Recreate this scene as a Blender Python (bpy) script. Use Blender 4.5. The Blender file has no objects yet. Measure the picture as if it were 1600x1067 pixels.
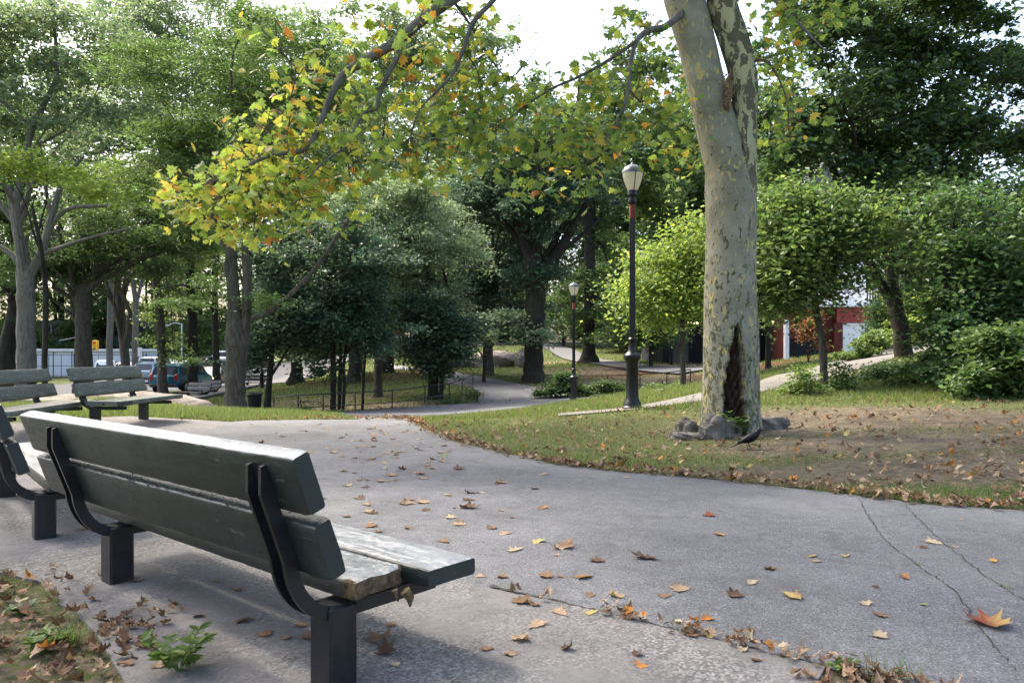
import bpy, math, random
import numpy as np
from mathutils import Vector
random.seed(7)
RS = np.random.RandomState
sc = bpy.context.scene
# ------------------------------------------------------------ camera, light, exposure
F, HY, E = 1180.0, 550.0, 1.15          # focal length in photo pixels, horizon row, eye height
cd = bpy.data.cameras.new('camera'); cam = bpy.data.objects.new('camera', cd)
sc.collection.objects.link(cam); sc.camera = cam
cam.location = (0, 0, E); cam.rotation_euler = (math.radians(90), 0, 0)
cd.sensor_width = 36; cd.lens = 36 * F / 1600; cd.shift_y = (HY - 533.5) / 1600
cd.clip_start = 0.05; cd.clip_end = 3000
cd.dof.use_dof = True; cd.dof.focus_distance = 7.5; cd.dof.aperture_fstop = 9.0
LEAFK = 2.6   # foliage density
SUN_AZ, SUN_EL = math.radians(-52), math.radians(54)
w = bpy.data.worlds.new('World'); sc.world = w; w.use_nodes = True
nt = w.node_tree; bg = nt.nodes['Background']
sk = nt.nodes.new('ShaderNodeTexSky'); sk.sky_type = 'NISHITA'; sk.sun_disc = False
sk.sun_elevation = SUN_EL; sk.sun_rotation = SUN_AZ; sk.air_density = 1.0; sk.dust_density = 6.0; sk.ozone_density = 1.0
nt.links.new(sk.outputs[0], bg.inputs[0]); bg.inputs[1].default_value = 0.15
sd = bpy.data.lights.new('sun', 'SUN'); so = bpy.data.objects.new('sun', sd); sc.collection.objects.link(so)
sd.energy = 1.8; sd.angle = math.radians(9); sd.color = (1, .94, .84)
sdir = Vector((math.sin(SUN_AZ) * math.cos(SUN_EL), math.cos(SUN_AZ) * math.cos(SUN_EL), math.sin(SUN_EL)))
so.rotation_euler = sdir.to_track_quat('Z', 'Y').to_euler(); so.location = (0, 0, 40)
sc.view_settings.view_transform = 'Standard'; sc.view_settings.look = 'None'
sc.view_settings.exposure = 2.12; sc.view_settings.gamma = 1.0; sc.view_settings.use_curve_mapping = False
sc.render.engine = 'CYCLES'
sc.cycles.max_bounces = 8; sc.cycles.diffuse_bounces = 5; sc.cycles.glossy_bounces = 2
sc.cycles.transmission_bounces = 4; sc.cycles.transparent_max_bounces = 4; sc.cycles.use_denoising = True

# ------------------------------------------------------------ helpers
def W(px, py, Y):
    return np.array([(px - 800) / F * Y, Y, E - (py - HY) * Y / F])

def tag(o, label=None, cat=None, group=None, kind=None):
    if label: o['label'] = label
    if cat: o['category'] = cat
    if group: o['group'] = group
    if kind: o['kind'] = kind
    return o

def empty(name, loc, rz=0, **k):
    o = bpy.data.objects.new(name, None); sc.collection.objects.link(o)
    o.empty_display_size = .2
    o.location = [float(v) for v in loc]; o.rotation_euler = (0, 0, rz)
    return tag(o, **k)

def mesh(name, V, Fa, mats, parent=None, smooth=False, midx=None, col=None, extra=None):
    """V (n,3); Fa: (m,k) array or list of faces"""
    me = bpy.data.meshes.new(name)
    V = np.asarray(V, dtype=np.float32)
    if isinstance(Fa, np.ndarray):
        m, k = Fa.shape
        me.vertices.add(len(V)); me.vertices.foreach_set('co', V.ravel())
        me.loops.add(m * k); me.loops.foreach_set('vertex_index', Fa.astype(np.int32).ravel())
        me.polygons.add(m); me.polygons.foreach_set('loop_start', np.arange(0, m * k, k, dtype=np.int32))
        try: me.polygons.foreach_set('loop_total', np.full(m, k, dtype=np.int32))
        except Exception: pass
    else:
        me.from_pydata([tuple(float(c) for c in v) for v in V], [], [tuple(int(i) for i in f) for f in Fa])
    for mt in (mats if isinstance(mats, (list, tuple)) else [mats]): me.materials.append(mt)
    if midx is not None: me.polygons.foreach_set('material_index', np.asarray(midx, dtype=np.int32))
    me.polygons.foreach_set('use_smooth', np.full(len(me.polygons), bool(smooth)))
    if col is not None:
        a = me.attributes.new('col', 'FLOAT_COLOR', 'POINT')
        c = np.ones((len(V), 4), dtype=np.float32); c[:, :3] = col; a.data.foreach_set('color', c.ravel())
    if extra:
        for n, arr in extra.items():
            a = me.attributes.new(n, 'FLOAT', 'POINT'); a.data.foreach_set('value', np.asarray(arr, dtype=np.float32))
    me.update(calc_edges=True); me.validate()
    o = bpy.data.objects.new(name, me); sc.collection.objects.link(o)
    if parent is not None: o.parent = parent
    return o

class MB:
    def __init__(s): s.v = []; s.f = []; s.m = []
    def add(s, V, Fa, mi=0):
        b = len(s.v); s.v += [tuple(map(float, p)) for p in V]
        s.f += [tuple(int(i) + b for i in f) for f in Fa]; s.m += [mi] * len(Fa)
        return s
    def box(s, x0, x1, y0, y1, z0, z1, mi=0, bev=0):
        if bev <= 0:
            V = [(x, y, z) for z in (z0, z1) for y in (y0, y1) for x in (x0, x1)]
            return s.add(V, [(0, 2, 3, 1), (4, 5, 7, 6), (0, 1, 5, 4), (2, 6, 7, 3), (0, 4, 6, 2), (1, 3, 7, 5)], mi)
        import itertools
        b = bev; V = []; idx = {}
        for sx, sy, sz in itertools.product((0, 1), repeat=3):
            X, Y, Z = (x0, x1)[sx], (y0, y1)[sy], (z0, z1)[sz]
            dx, dy, dz = (b, -b)[sx], (b, -b)[sy], (b, -b)[sz]
            for ax, p in enumerate(((X, Y + dy, Z + dz), (X + dx, Y, Z + dz), (X + dx, Y + dy, Z))):
                idx[(sx, sy, sz, ax)] = len(V); V.append(p)
        fs = []; ctr = np.array([(x0 + x1) / 2, (y0 + y1) / 2, (z0 + z1) / 2])
        for ax in range(3):
            o1, o2 = [a for a in range(3) if a != ax]
            for sd_ in (0, 1):
                q = []
                for u, v in ((0, 0), (1, 0), (1, 1), (0, 1)):
                    k = [0, 0, 0]; k[ax] = sd_; k[o1] = u; k[o2] = v; q.append(idx[(*k, ax)])
                fs.append(q)
            for u, v in itertools.product((0, 1), repeat=2):   # edges parallel to ax
                k0 = [0, 0, 0]; k0[o1] = u; k0[o2] = v; k1 = list(k0); k1[ax] = 1
                fs.append([idx[(*k0, o1)], idx[(*k0, o2)], idx[(*k1, o2)], idx[(*k1, o1)]])
        for c in itertools.product((0, 1), repeat=3): fs.append([idx[(*c, 0)], idx[(*c, 1)], idx[(*c, 2)]])
        V_ = np.array(V); out = []
        for q in fs:
            p = V_[q]; n = np.cross(p[1] - p[0], p[2] - p[0])
            out.append(q if np.dot(n, p.mean(0) - ctr) > 0 else q[::-1])
        return s.add(V, out, mi)
    def tube(s, pts, rad, n=8, mi=0, cap=True):
        V, Fq = tube(pts, rad, n, cap); return s.add(V, Fq, mi)
    def lathe(s, prof, n=16, c=(0, 0), mi=0):
        V = []; fs = []
        for r, z in prof:
            for k in range(n):
                a = 2 * math.pi * k / n; V.append((c[0] + r * math.cos(a), c[1] + r * math.sin(a), z))
        for i in range(len(prof) - 1):
            for k in range(n):
                k2 = (k + 1) % n; fs.append((i * n + k, i * n + k2, (i + 1) * n + k2, (i + 1) * n + k))
        fs.append(tuple(range(n))[::-1]); fs.append(tuple((len(prof) - 1) * n + k for k in range(n)))
        return s.add(V, fs, mi)
    def build(s, name, mats, parent=None, smooth=False, tf=None):
        V = np.array(s.v)
        if tf is not None: V = tf(V)
        o = mesh(name, V, s.f, mats, parent, smooth, midx=s.m)
        if smooth:
            o.data.set_sharp_from_angle(angle=math.radians(40))
        return o

def tube(pts, rad, n=8, cap=True, wob=0, seed=0):
    P = np.asarray(pts, float); m = len(P)
    rad = np.broadcast_to(np.asarray(rad, float), (m,))
    T = np.gradient(P, axis=0); T /= np.linalg.norm(T, axis=1)[:, None] + 1e-9
    up = np.array([0, 0, 1.]) if abs(T[0][2]) < .9 else np.array([1., 0, 0])
    N = np.cross(T[0], up); N /= np.linalg.norm(N)
    V = []; r_ = RS(seed)
    ph = r_.uniform(0, 6.28, 3)
    for i in range(m):
        N = N - T[i] * np.dot(N, T[i]); N /= np.linalg.norm(N) + 1e-9
        B = np.cross(T[i], N)
        a = np.arange(n) * 2 * np.pi / n
        rr = rad[i] * (1 + wob * (np.sin(2 * a + ph[0] + i * .15) * .5 + np.sin(3 * a + ph[1]) * .35 + np.sin(5 * a + ph[2] + i * .4) * .2))
        V.append(P[i] + rr[:, None] * (np.cos(a)[:, None] * N + np.sin(a)[:, None] * B))
    V = np.concatenate(V); fs = []
    for i in range(m - 1):
        for k in range(n):
            k2 = (k + 1) % n; fs.append((i * n + k, i * n + k2, (i + 1) * n + k2, (i + 1) * n + k))
    if cap: fs.append(tuple(range(n))[::-1]); fs.append(tuple((m - 1) * n + k for k in range(n)))
    return V, fs

def smoothpath(P, k=4):
    """Catmull-Rom resample"""
    P = np.asarray(P, float)
    if len(P) < 3: return np.array([P[0] + (P[-1] - P[0]) * t for t in np.linspace(0, 1, k + 1)])
    Q = np.vstack([2 * P[0] - P[1], P, 2 * P[-1] - P[-2]]); out = []
    for i in range(1, len(Q) - 2):
        for j in range(k):
            t = j / k; p0, p1, p2, p3 = Q[i - 1:i + 3]
            out.append(.5 * (2 * p1 + (p2 - p0) * t + (2 * p0 - 5 * p1 + 4 * p2 - p3) * t * t + (3 * p1 - p0 - 3 * p2 + p3) * t ** 3))
    out.append(P[-1]); return np.array(out)

# ------------------------------------------------------------ terrain (thin-plate spline through surveyed points)
CP = [(232,662,11.8),(640,656,13.2),(400,658,13.0),(560,657,13.2),(300,660,12.2),
 (988,638,13.55),(760,643,23),(897,630,27.4),(690,606,36),(656,569,66),(1205,572,45),(409,607,45),
 (428,650,29),(739,623,32),(850,613,33),(1078,603,33),(835,592,40),(920,566,57),(765,580,45),(605,580,44),
 (553,598,40),(676,627,31),(370,641,25),(591,620,34),(620,542,95),(850,548,76),(950,556,70),
 (268,613,47),(225,600,62),(100,590,83),(390,600,57),(590,590,57),(320,620,42),(200,624,15.5),(60,635,14.5),
 (50,650,11.5),(1600,622,13),(1600,700,8),(1140,672,10.5),(1300,700,8.5),(1287,602,17),(1415,558,21),
 (1240,560,38),(1100,620,15),(1225,598,17.5),(1310,577,20),(1450,542,28),(900,646,13.3),(1050,568,50),
 (450,643,15.5),(300,641,15.5),(380,644,17.5),(500,650,22),(380,652,22),(600,657,15.2),(620,655,18.5),(680,652,20),(560,652,17),
 (1000,612,24),(1100,605,24),(1200,590,26)]
pts = [tuple(W(*c)) for c in CP]
pts += [(x, y, 0.0) for x, y in ((-6,0),(-3,0),(0,0),(3,0),(6,0),(-6,5),(-3,5),(0,5),(3,5),(0,9),(2.5,8),(-3,9),(-6,8.5),(0,-8),(-12,-8),(12,-8),(-12,2),(5,4))]
pts += [(14,4,.3),(22,14,1.0),(34,26,2.2),(45,50,3),(70,100,4),(40,100,3),(-18,14,-.2),(-24,28,-1.1),(-32,45,-1.45),(-60,60,-1.6),
        (-80,100,-1.7),(-45,95,-1.65),(-50,20,-1.0),(-14,20,-.3),(-70,170,-1.5),(0,170,3.0),(60,170,4),(-20,110,.5),(25,70,1.6),(20,110,2.8),(60,10,2.0)]
pts = np.array(pts, float)
def _U(r2): return np.where(r2 > 1e-9, r2 * np.log(r2 + 1e-12), 0)
_n = len(pts); _A = np.zeros((_n + 3, _n + 3))
_S = 20.0; _c = pts[:, :2] / _S
_A[:_n, :_n] = _U(((_c[:, None] - _c[None]) ** 2).sum(-1)) + np.eye(_n) * 0.002
_A[:_n, _n] = 1; _A[:_n, _n + 1:] = _c; _A[_n:, :_n] = _A[:_n, _n:].T
_w = np.linalg.solve(_A, np.concatenate([pts[:, 2], [0, 0, 0]]))
def Hv(x, y):
    x = np.asarray(x, float); y = np.asarray(y, float)
    xc = np.clip(x, -80, 70) / _S; yc = np.clip(y, -8, 170) / _S
    out = np.full(x.shape, _w[_n]) + _w[_n + 1] * xc + _w[_n + 2] * yc
    for i in range(_n):
        out = out + _w[i] * _U((xc - _c[i, 0]) ** 2 + (yc - _c[i, 1]) ** 2)
    return out
def H(x, y): return float(Hv(np.array([x]), np.array([y]))[0])
def G(px, Y, dz=0):
    x = (px - 800) / F * Y; return np.array([x, Y, H(x, Y) + dz])
def GP(px, py, ymin=1.5, ymax=160):
    """first hit of the photo ray with the ground"""
    Ys = np.concatenate([np.arange(ymin, 30, .05), np.arange(30, ymax, .25)])
    x = (px - 800) / F * Ys; z = E - (py - HY) * Ys / F
    d = z - Hv(x, Ys); k = np.where(d <= 0)[0]
    Y = Ys[k[0]] if len(k) else Ys[np.argmin(d)]
    return G(px, Y)

# ------------------------------------------------------------ materials
class Mat:
    def __init__(s, name, rough=.8, spec=.3, metal=0):
        s.m = bpy.data.materials.new(name); s.m.use_nodes = True; s.t = s.m.node_tree
        s.b = s.t.nodes['Principled BSDF']; s.b.inputs['Roughness'].default_value = rough
        s.b.inputs['Specular IOR Level'].default_value = spec; s.b.inputs['Metallic'].default_value = metal
        s.out = s.t.nodes['Material Output']; s._co = None
    def n(s, t, **k):
        nd = s.t.nodes.new(t)
        for a, v in k.items(): setattr(nd, a, v)
        return nd
    def L(s, a, b): s.t.links.new(a, b)
    def co(s):
        if s._co is None: s._co = s.n('ShaderNodeTexCoord').outputs['Object']
        return s._co
    def mapped(s, scale):
        mp = s.n('ShaderNodeMapping'); s.L(s.co(), mp.inputs[0]); mp.inputs['Scale'].default_value = scale; return mp.outputs[0]
    def noise(s, scale, detail=4, rough=.55, vec=None, dist=0):
        nd = s.n('ShaderNodeTexNoise'); nd.inputs['Scale'].default_value = scale; nd.inputs['Detail'].default_value = detail
        nd.inputs['Roughness'].default_value = rough; nd.inputs['Distortion'].default_value = dist
        s.L(vec or s.co(), nd.inputs['Vector']); return nd.outputs['Fac']
    def vor(s, scale, vec=None, out='Distance', feat='F1', rand=1):
        nd = s.n('ShaderNodeTexVoronoi'); nd.feature = feat; nd.inputs['Scale'].default_value = scale
        nd.inputs['Randomness'].default_value = rand
        s.L(vec or s.co(), nd.inputs['Vector']); return nd.outputs[out]
    def ramp(s, fac, stops, const=False):
        r = s.n('ShaderNodeValToRGB'); s.L(fac, r.inputs[0]); cr = r.color_ramp
        if const: cr.interpolation = 'CONSTANT'
        while len(cr.elements) < len(stops): cr.elements.new(.5)
        for e, (p, c) in zip(cr.elements, stops):
            e.position = p; e.color = (*c, 1) if not isinstance(c, (int, float)) else (c, c, c, 1)
        return r.outputs[0]
    def mix(s, f, a, b, mode='MIX'):
        m = s.n('ShaderNodeMix', data_type='RGBA', blend_type=mode)
        for i, v in ((0, f), (6, a), (7, b)):
            if isinstance(v, (int, float)): m.inputs[i].default_value = v
            elif isinstance(v, tuple): m.inputs[i].default_value = (*v, 1)
            else: s.L(v, m.inputs[i])
        return m.outputs[2]
    def attr(s, name, out='Fac'):
        a = s.n('ShaderNodeAttribute'); a.attribute_name = name; return a.outputs[out]
    def base(s, v):
        if isinstance(v, tuple): s.b.inputs['Base Color'].default_value = (*v, 1)
        else: s.L(v, s.b.inputs['Base Color'])
        return s
    def rough(s, v): s.L(v, s.b.inputs['Roughness']); return s
    def bump(s, h, strength=.5, dist=.01):
        b = s.n('ShaderNodeBump'); b.inputs['Strength'].default_value = strength; b.inputs['Distance'].default_value = dist
        s.L(h, b.inputs['Height']); s.L(b.outputs[0], s.b.inputs['Normal']); return s

def simple(name, c, rough=.6, spec=.4, metal=0, var=.25, scale=8, bump=0):
    m = Mat(name, rough, spec, metal); f = m.noise(scale, 5)
    m.base(m.ramp(f, [(.3, tuple(v * (1 - var) for v in c)), (.7, tuple(min(1, v * (1 + var)) for v in c))]))
    if bump: m.bump(m.noise(scale * 4, 5), bump, .01)
    return m.m

def leafmat(name, trans=.4, gloss=.35, rough=.45):
    m = Mat(name, rough, gloss); c = m.attr('col', 'Color'); m.base(c)
    tr = m.n('ShaderNodeBsdfTranslucent'); tc = m.mix(.35, c, (1.0, .9, .2), 'MULTIPLY')
    br = m.n('ShaderNodeBrightContrast'); m.L(tc, br.inputs[0]); 
    hs = m.n('ShaderNodeHueSaturation'); hs.inputs['Value'].default_value = 1.5; m.L(tc, hs.inputs['Color'])
    m.L(hs.outputs[0], tr.inputs[0])
    mx = m.n('ShaderNodeMixShader'); mx.inputs[0].default_value = trans
    m.L(m.b.outputs[0], mx.inputs[1]); m.L(tr.outputs[0], mx.inputs[2]); m.L(mx.outputs[0], m.out.inputs[0])
    m.t.nodes.remove(br)
    return m.m

M = {}
M['leaf'] = leafmat('foliage'); M['leaf_near'] = leafmat('foliage_near', .55, .25, .4)
M['grassblade'] = leafmat('grass_blades', .35, .25, .5)
M['litter'] = leafmat('dry_leaf', .12, .15, .75)

def mk_ground():
    m = Mat('ground_soil', .95, .1)
    n1 = m.noise(.9, 5, .6); n2 = m.noise(14, 6, .65); n3 = m.noise(60, 4, .7)
    dirt = m.mix(m.ramp(m.noise(3.2, 6, .7), [(.4, 0), (.6, .8)]), m.ramp(n2, [(.3, (.06, .045, .033)), (.55, (.11, .088, .066)), (.75, (.18, .15, .115))]), m.ramp(n3, [(.3, (.13, .105, .07)), (.6, (.21, .17, .11)), (.75, (.10, .12, .04))]))
    grass = m.ramp(n2, [(.3, (.045, .06, .02)), (.55, (.085, .10, .035)), (.75, (.15, .14, .065))])
    mulch = m.ramp(n3, [(.35, (.05, .025, .013)), (.6, (.12, .06, .03))])
    add = m.n('ShaderNodeMath', operation='ADD'); m.L(m.attr('dirt'), add.inputs[0])
    s_ = m.n('ShaderNodeMath', operation='MULTIPLY_ADD'); m.L(n2, s_.inputs[0]); s_.inputs[1].default_value = 3.0; s_.inputs[2].default_value = -1.5
    m.L(s_.outputs[0], add.inputs[1])
    f = m.ramp(add.outputs[0], [(.35, 0), (.65, 1)])
    c = m.mix(f, grass, dirt); c = m.mix(m.attr('mulch'), c, mulch)
    m.base(c).bump(m.noise(40, 6, .7), .8, .02); return m.m
M['ground'] = mk_ground()

def mk_asphalt():
    m = Mat('asphalt', .85, .3)
    v = m.vor(165, out='Color'); bw = m.n('ShaderNodeRGBToBW'); m.L(v, bw.inputs[0])
    st = m.ramp(bw.outputs[0], [(.15, (.080, .080, .083)), (.5, (.128, .127, .131)), (.82, (.185, .182, .184)), (.96, (.33, .32, .31))])
    big = m.ramp(m.noise(.8, 5, .6), [(.3, .70), (.7, 1.15)])
    fine = m.ramp(m.noise(9, 5, .7), [(.3, .8), (.7, 1.12)])
    c = m.mix(1, m.mix(1, st, big, 'MULTIPLY'), fine, 'MULTIPLY')
    stain = m.ramp(m.noise(1.3, 6, .68, dist=1.2), [(.54, 0), (.68, .55)])
    pale = m.ramp(m.noise(.55, 5, .6, dist=.8), [(.5, 0), (.7, .35)]); c = m.mix(pale, c, (.22, .215, .21))
    c = m.mix(stain, c, (.07, .065, .06))
    m.base(c).bump(m.vor(130), .55, .006)
    m.rough(m.ramp(m.noise(3, 3), [(.3, .62), (.7, .85)])); return m.m
M['asphalt'] = mk_asphalt()

def mk_concrete(name, lo, mid, hi, sc_=95):
    m = Mat(name, .9, .25)
    v = m.vor(sc_, out='Color'); bw = m.n('ShaderNodeRGBToBW'); m.L(v, bw.inputs[0])
    st = m.ramp(bw.outputs[0], [(.2, lo), (.55, mid), (.85, hi)])
    cem = m.ramp(m.noise(45, 6, .7), [(.3, tuple(x * .8 for x in mid)), (.7, tuple(x * 1.15 for x in mid))])
    k = m.ramp(m.noise(1.1, 5, .65), [(.42, 0), (.58, .95)])
    c = m.mix(k, st, cem)
    c = m.mix(1, c, m.ramp(m.noise(3.0, 6, .7, dist=.6), [(.25, .62), (.5, .95), (.75, 1.1)]), 'MULTIPLY')
    m.base(c).bump(m.vor(sc_), .35, .004); return m.m
M['concrete'] = mk_concrete('aggregate_concrete', (.10, .09, .085), (.165, .155, .145), (.28, .265, .25))
M['farpath'] = mk_concrete('old_path_asphalt', (.09, .088, .09), (.13, .127, .13), (.18, .175, .175), 60)
M['roadtar'] = mk_concrete('street_asphalt', (.06, .06, .063), (.085, .085, .09), (.12, .12, .125), 60)
M['paleconc'] = mk_concrete('pale_walk', (.12, .11, .10), (.165, .152, .135), (.22, .2, .18), 60)
M['seam'] = simple('seam_dirt', (.06, .052, .045), .95, .1, var=.5, scale=30)

def mk_paint(name, paint, worn, thr, rough=.38):
    m = Mat(name, rough, .45)
    vec = m.mapped((14, 1.2, 14)); g = m.noise(3.5, 8, .7, vec=vec); g2 = m.noise(40, 5, .7)
    f = m.mix(.45, g, g2); bw = m.n('ShaderNodeRGBToBW'); m.L(f, bw.inputs[0])
    k = m.ramp(bw.outputs[0], [(thr, 0), (thr + .05, 1)])
    pc = m.ramp(m.noise(2.5, 6, .7), [(.3, tuple(v * .7 for v in paint)), (.7, tuple(v * 1.35 for v in paint))])
    wc = m.ramp(g, [(.3, tuple(v * .6 for v in worn)), (.7, tuple(v * 1.2 for v in worn))])
    sp = m.ramp(m.vor(38), [(.0, 1), (.035, 0)]); sp2 = m.ramp(m.noise(6, 3), [(.55, 0), (.6, 1)])
    spk = m.mix(1, sp, sp2, 'MULTIPLY')
    c = m.mix(k, pc, wc); c = m.mix(spk, c, (.3, .31, .28))
    rr = m.ramp(bw.outputs[0], [(thr - .1, rough), (thr + .06, min(.9, rough + .25))])
    m.base(c).bump(bw.outputs[0], .5, .004).rough(rr); return m.m
M['paint'] = mk_paint('bench_green_paint', (.018, .026, .025), (.10, .105, .092), .585, .40)
M['worn'] = mk_paint('bench_worn_sky_sheen', (.22, .23, .235), (.40, .39, .37), .50, .26)  # worn paint, lightened further to carry the sky's reflection in its colour
M['olive'] = mk_paint('bench_weathered_olive', (.075, .085, .070), (.20, .20, .17), .52, .5)
M['steel'] = simple('black_steel', (.012, .013, .016), .32, .5, .0, .4, 12, .15)
M['bolt'] = simple('bolt_steel', (.35, .36, .38), .4, .5, .7, .2)
M['rot'] = simple('rotten_wood', (.14, .10, .06), .95, .1, 0, .7, 35, 1.0)
M['lampblack'] = simple('lamp_black_paint', (.006, .0065, .008), .36, .35, 0, .3, 6, .05)
M['lampcap'] = simple('lamp_cap_metal', (.10, .11, .12), .35, .5, .3, .2)
M['rust'] = simple('rusty_band', (.16, .045, .03), .8, .2, 0, .5, 30)
def mk_globe():
    m = Mat('milky_globe', .25, .5); m.base(m.ramp(m.noise(3), [(.3, (.72, .66, .50)), (.7, (.85, .80, .66))]))
    m.b.inputs['Subsurface Weight'].default_value = 0
    tr = m.n('ShaderNodeBsdfTranslucent'); tr.inputs[0].default_value = (.9, .82, .6, 1)
    mx = m.n('ShaderNodeMixShader'); mx.inputs[0].default_value = .4
    m.L(m.b.outputs[0], mx.inputs[1]); m.L(tr.outputs[0], mx.inputs[2]); m.L(mx.outputs[0], m.out.inputs[0]); return m.m
M['globe'] = mk_globe()

def mk_bark(name, a, b, scale=6, stretch=.22):
    m = Mat(name, .92, .12); vec = m.mapped((1, 1, stretch)); n1 = m.noise(scale * 2.2, 8, .75, vec=vec, dist=.5)
    c = m.ramp(n1, [(.32, a), (.5, tuple((p + q) / 2 for p, q in zip(a, b))), (.68, b)])
    c = m.mix(m.ramp(m.noise(1.3, 4), [(.5, 0), (.7, .35)]), c, (.09, .10, .06))
    m.base(c).bump(n1, 1.0, .04); return m.m
M['bark'] = mk_bark('bark_grey_brown', (.03, .025, .02), (.13, .115, .095))
M['bark_dark'] = mk_bark('bark_dark', (.012, .011, .010), (.055, .048, .04))
M['bark_grey'] = mk_bark('bark_pale_grey', (.07, .065, .058), (.22, .205, .18))
M['twig'] = mk_bark('twig_bark', (.06, .05, .035), (.17, .15, .11), 12, 1)

def mk_syc():
    m = Mat('sycamore_bark', .8, .2)
    vec = m.mapped((1, 1, .75)); vec2 = m.mapped((1, 1, .55))
    base = m.ramp(m.noise(2.4, 5, .6), [(.3, (.15, .145, .10)), (.52, (.235, .225, .165)), (.75, (.31, .295, .235))])
    hgt = m.attr('h'); rs_ = m.attr('rs')     # rs: 1 on the smooth-flaking right stem
    fl = m.noise(15, 6, .66, vec=vec2, dist=.7)
    dens = m.n('ShaderNodeMath', operation='MULTIPLY_ADD'); m.L(hgt, dens.inputs[0]); dens.inputs[1].default_value = -.035; dens.inputs[2].default_value = .075
    a1 = m.n('ShaderNodeMath', operation='ADD'); m.L(fl, a1.inputs[0]); m.L(dens.outputs[0], a1.inputs[1])
    k = m.ramp(a1.outputs[0], [(.555, 0), (.57, 1)])
    olive = m.ramp(m.noise(20, 4), [(.35, (.055, .058, .030)), (.65, (.115, .115, .065))])
    c = m.mix(k, base, olive)
    yl = m.ramp(m.noise(12, 4, .6, vec=vec2, dist=.6), [(.60, 0), (.615, .8)])
    c = m.mix(yl, c, (.46, .38, .13))
    pk = m.ramp(m.noise(6.5, 5, .6, vec=vec2, dist=1.0), [(.47, 0), (.485, 1)])
    st = m.mix(pk, (.36, .34, .20), (.105, .098, .062)); st = m.mix(yl, st, (.40, .37, .20))
    c = m.mix(rs_, c, st)
    dk = m.ramp(m.vor(7.5, vec=vec2), [(.07, 1), (.10, 0)]); dm = m.ramp(m.noise(2.6, 3), [(.5, 0), (.55, 1)])
    c = m.mix(m.mix(1, dk, dm, 'MULTIPLY'), c, (.05, .035, .022))
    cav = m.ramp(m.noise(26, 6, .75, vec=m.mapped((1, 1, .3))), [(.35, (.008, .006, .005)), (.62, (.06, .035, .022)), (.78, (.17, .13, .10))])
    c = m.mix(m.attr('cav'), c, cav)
    m.base(c).bump(m.mix(.45, fl, m.noise(40, 6, .7)), .8, .03); return m.m
M['syc'] = mk_syc()

def mk_rock(name, a, b, c_):
    m = Mat(name, .9, .2); n1 = m.noise(3, 8, .7, vec=m.mapped((1, 1, 2.6)), dist=.8)
    m.base(m.ramp(n1, [(.3, a), (.5, b), (.72, c_)])).bump(n1, .9, .05); return m.m
M['rock'] = mk_rock('schist_grey', (.07, .064, .055), (.145, .132, .112), (.25, .23, .20))
M['rock_pale'] = mk_rock('schist_pale', (.12, .10, .085), (.21, .175, .145), (.32, .28, .24))
M['black'] = simple('matte_black', (.006, .006, .007), .7, .3, 0, .3)
M['bird'] = simple('glossy_black_feathers', (.004, .004, .006), .5, .25, 0, .5, 40)
M['tyre'] = simple('tyre_rubber', (.012, .012, .012), .85, .2)
M['rim'] = simple('wheel_rim', (.4, .4, .42), .35, .5, .8)
M['glass'] = simple('car_glass', (.02, .028, .035), .16, .6, 0, .2)
M['red_lens'] = simple('tail_lamp_red', (.45, .02, .015), .2, .5)
M['clear_lens'] = simple('headlamp_lens', (.75, .72, .62), .12, .6, .3)
M['plate'] = simple('amber_plate', (.75, .33, .03), .5, .4)
M['fence_black'] = simple('fence_black', (.02, .022, .026), .5, .4)
M['white_panel'] = simple('white_panel', (.78, .80, .86), .6, .3, 0, .05, .5)
M['white_paint'] = simple('white_paint', (.72, .72, .74), .6, .3, 0, .08, 3)
M['red_paint'] = simple('red_wall_paint', (.26, .045, .04), .7, .3, 0, .25, 4)
M['red_dark'] = simple('brick_red_dark', (.10, .028, .022), .85, .2, 0, .35, 10)
M['wall_black'] = simple('black_wall', (.012, .014, .017), .8, .2, 0, .4, 5)
M['brick'] = simple('tan_masonry', (.15, .135, .115), .85, .2, 0, .25, 3)
M['teal'] = simple('teal_panel', (.03, .13, .13), .6, .3)
M['winglass'] = simple('window_glass', (.03, .04, .05), .1, .6)
M['orange'] = simple('orange_plastic', (.75, .16, .02), .6, .3)
M['yellow'] = simple('signal_yellow', (.70, .38, .03), .5, .4)
M['signred'] = simple('sign_red', (.55, .03, .03), .5, .4)
M['roof'] = simple('roof_grey', (.16, .16, .17), .8, .2)
M['soil_crack'] = M['seam']
def carpaint(n, c): return simple('car_paint_' + n, c, .22, .6, .25, .05, 1)
# ------------------------------------------------------------ ground, paths, street
def P2(l):
    """mixed list of photo points (px,py) hit on the ground, or ('w',x,y)"""
    return np.array([(p[1], p[2]) if p[0] == 'w' else tuple(GP(*p)[:2]) for p in l])
def pip(x, y, poly):
    ins = np.zeros(np.shape(x), bool); n = len(poly); j = n - 1
    for i in range(n):
        xi, yi = poly[i]; xj, yj = poly[j]
        c = ((yi > y) != (yj > y)) & (x < (xj - xi) * (y - yi) / (yj - yi + 1e-12) + xi)
        ins ^= c; j = i
    return ins
def segdist(x, y, line):
    d = np.full(np.shape(x), 1e9)
    for (ax, ay), (bx, by) in zip(line[:-1], line[1:]):
        l2 = (bx - ax) ** 2 + (by - ay) ** 2 + 1e-12
        t = np.clip(((x - ax) * (bx - ax) + (y - ay) * (by - ay)) / l2, 0, 1)
        d = np.minimum(d, np.hypot(x - ax - t * (bx - ax), y - ay - t * (by - ay)))
    return d
lawn_edge = P2([(1980,835),(1600,799),(1450,789),(1300,771),(1100,750),(960,737),(860,725),(760,703),(700,687),(662,670),(640,658.5)])
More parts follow.
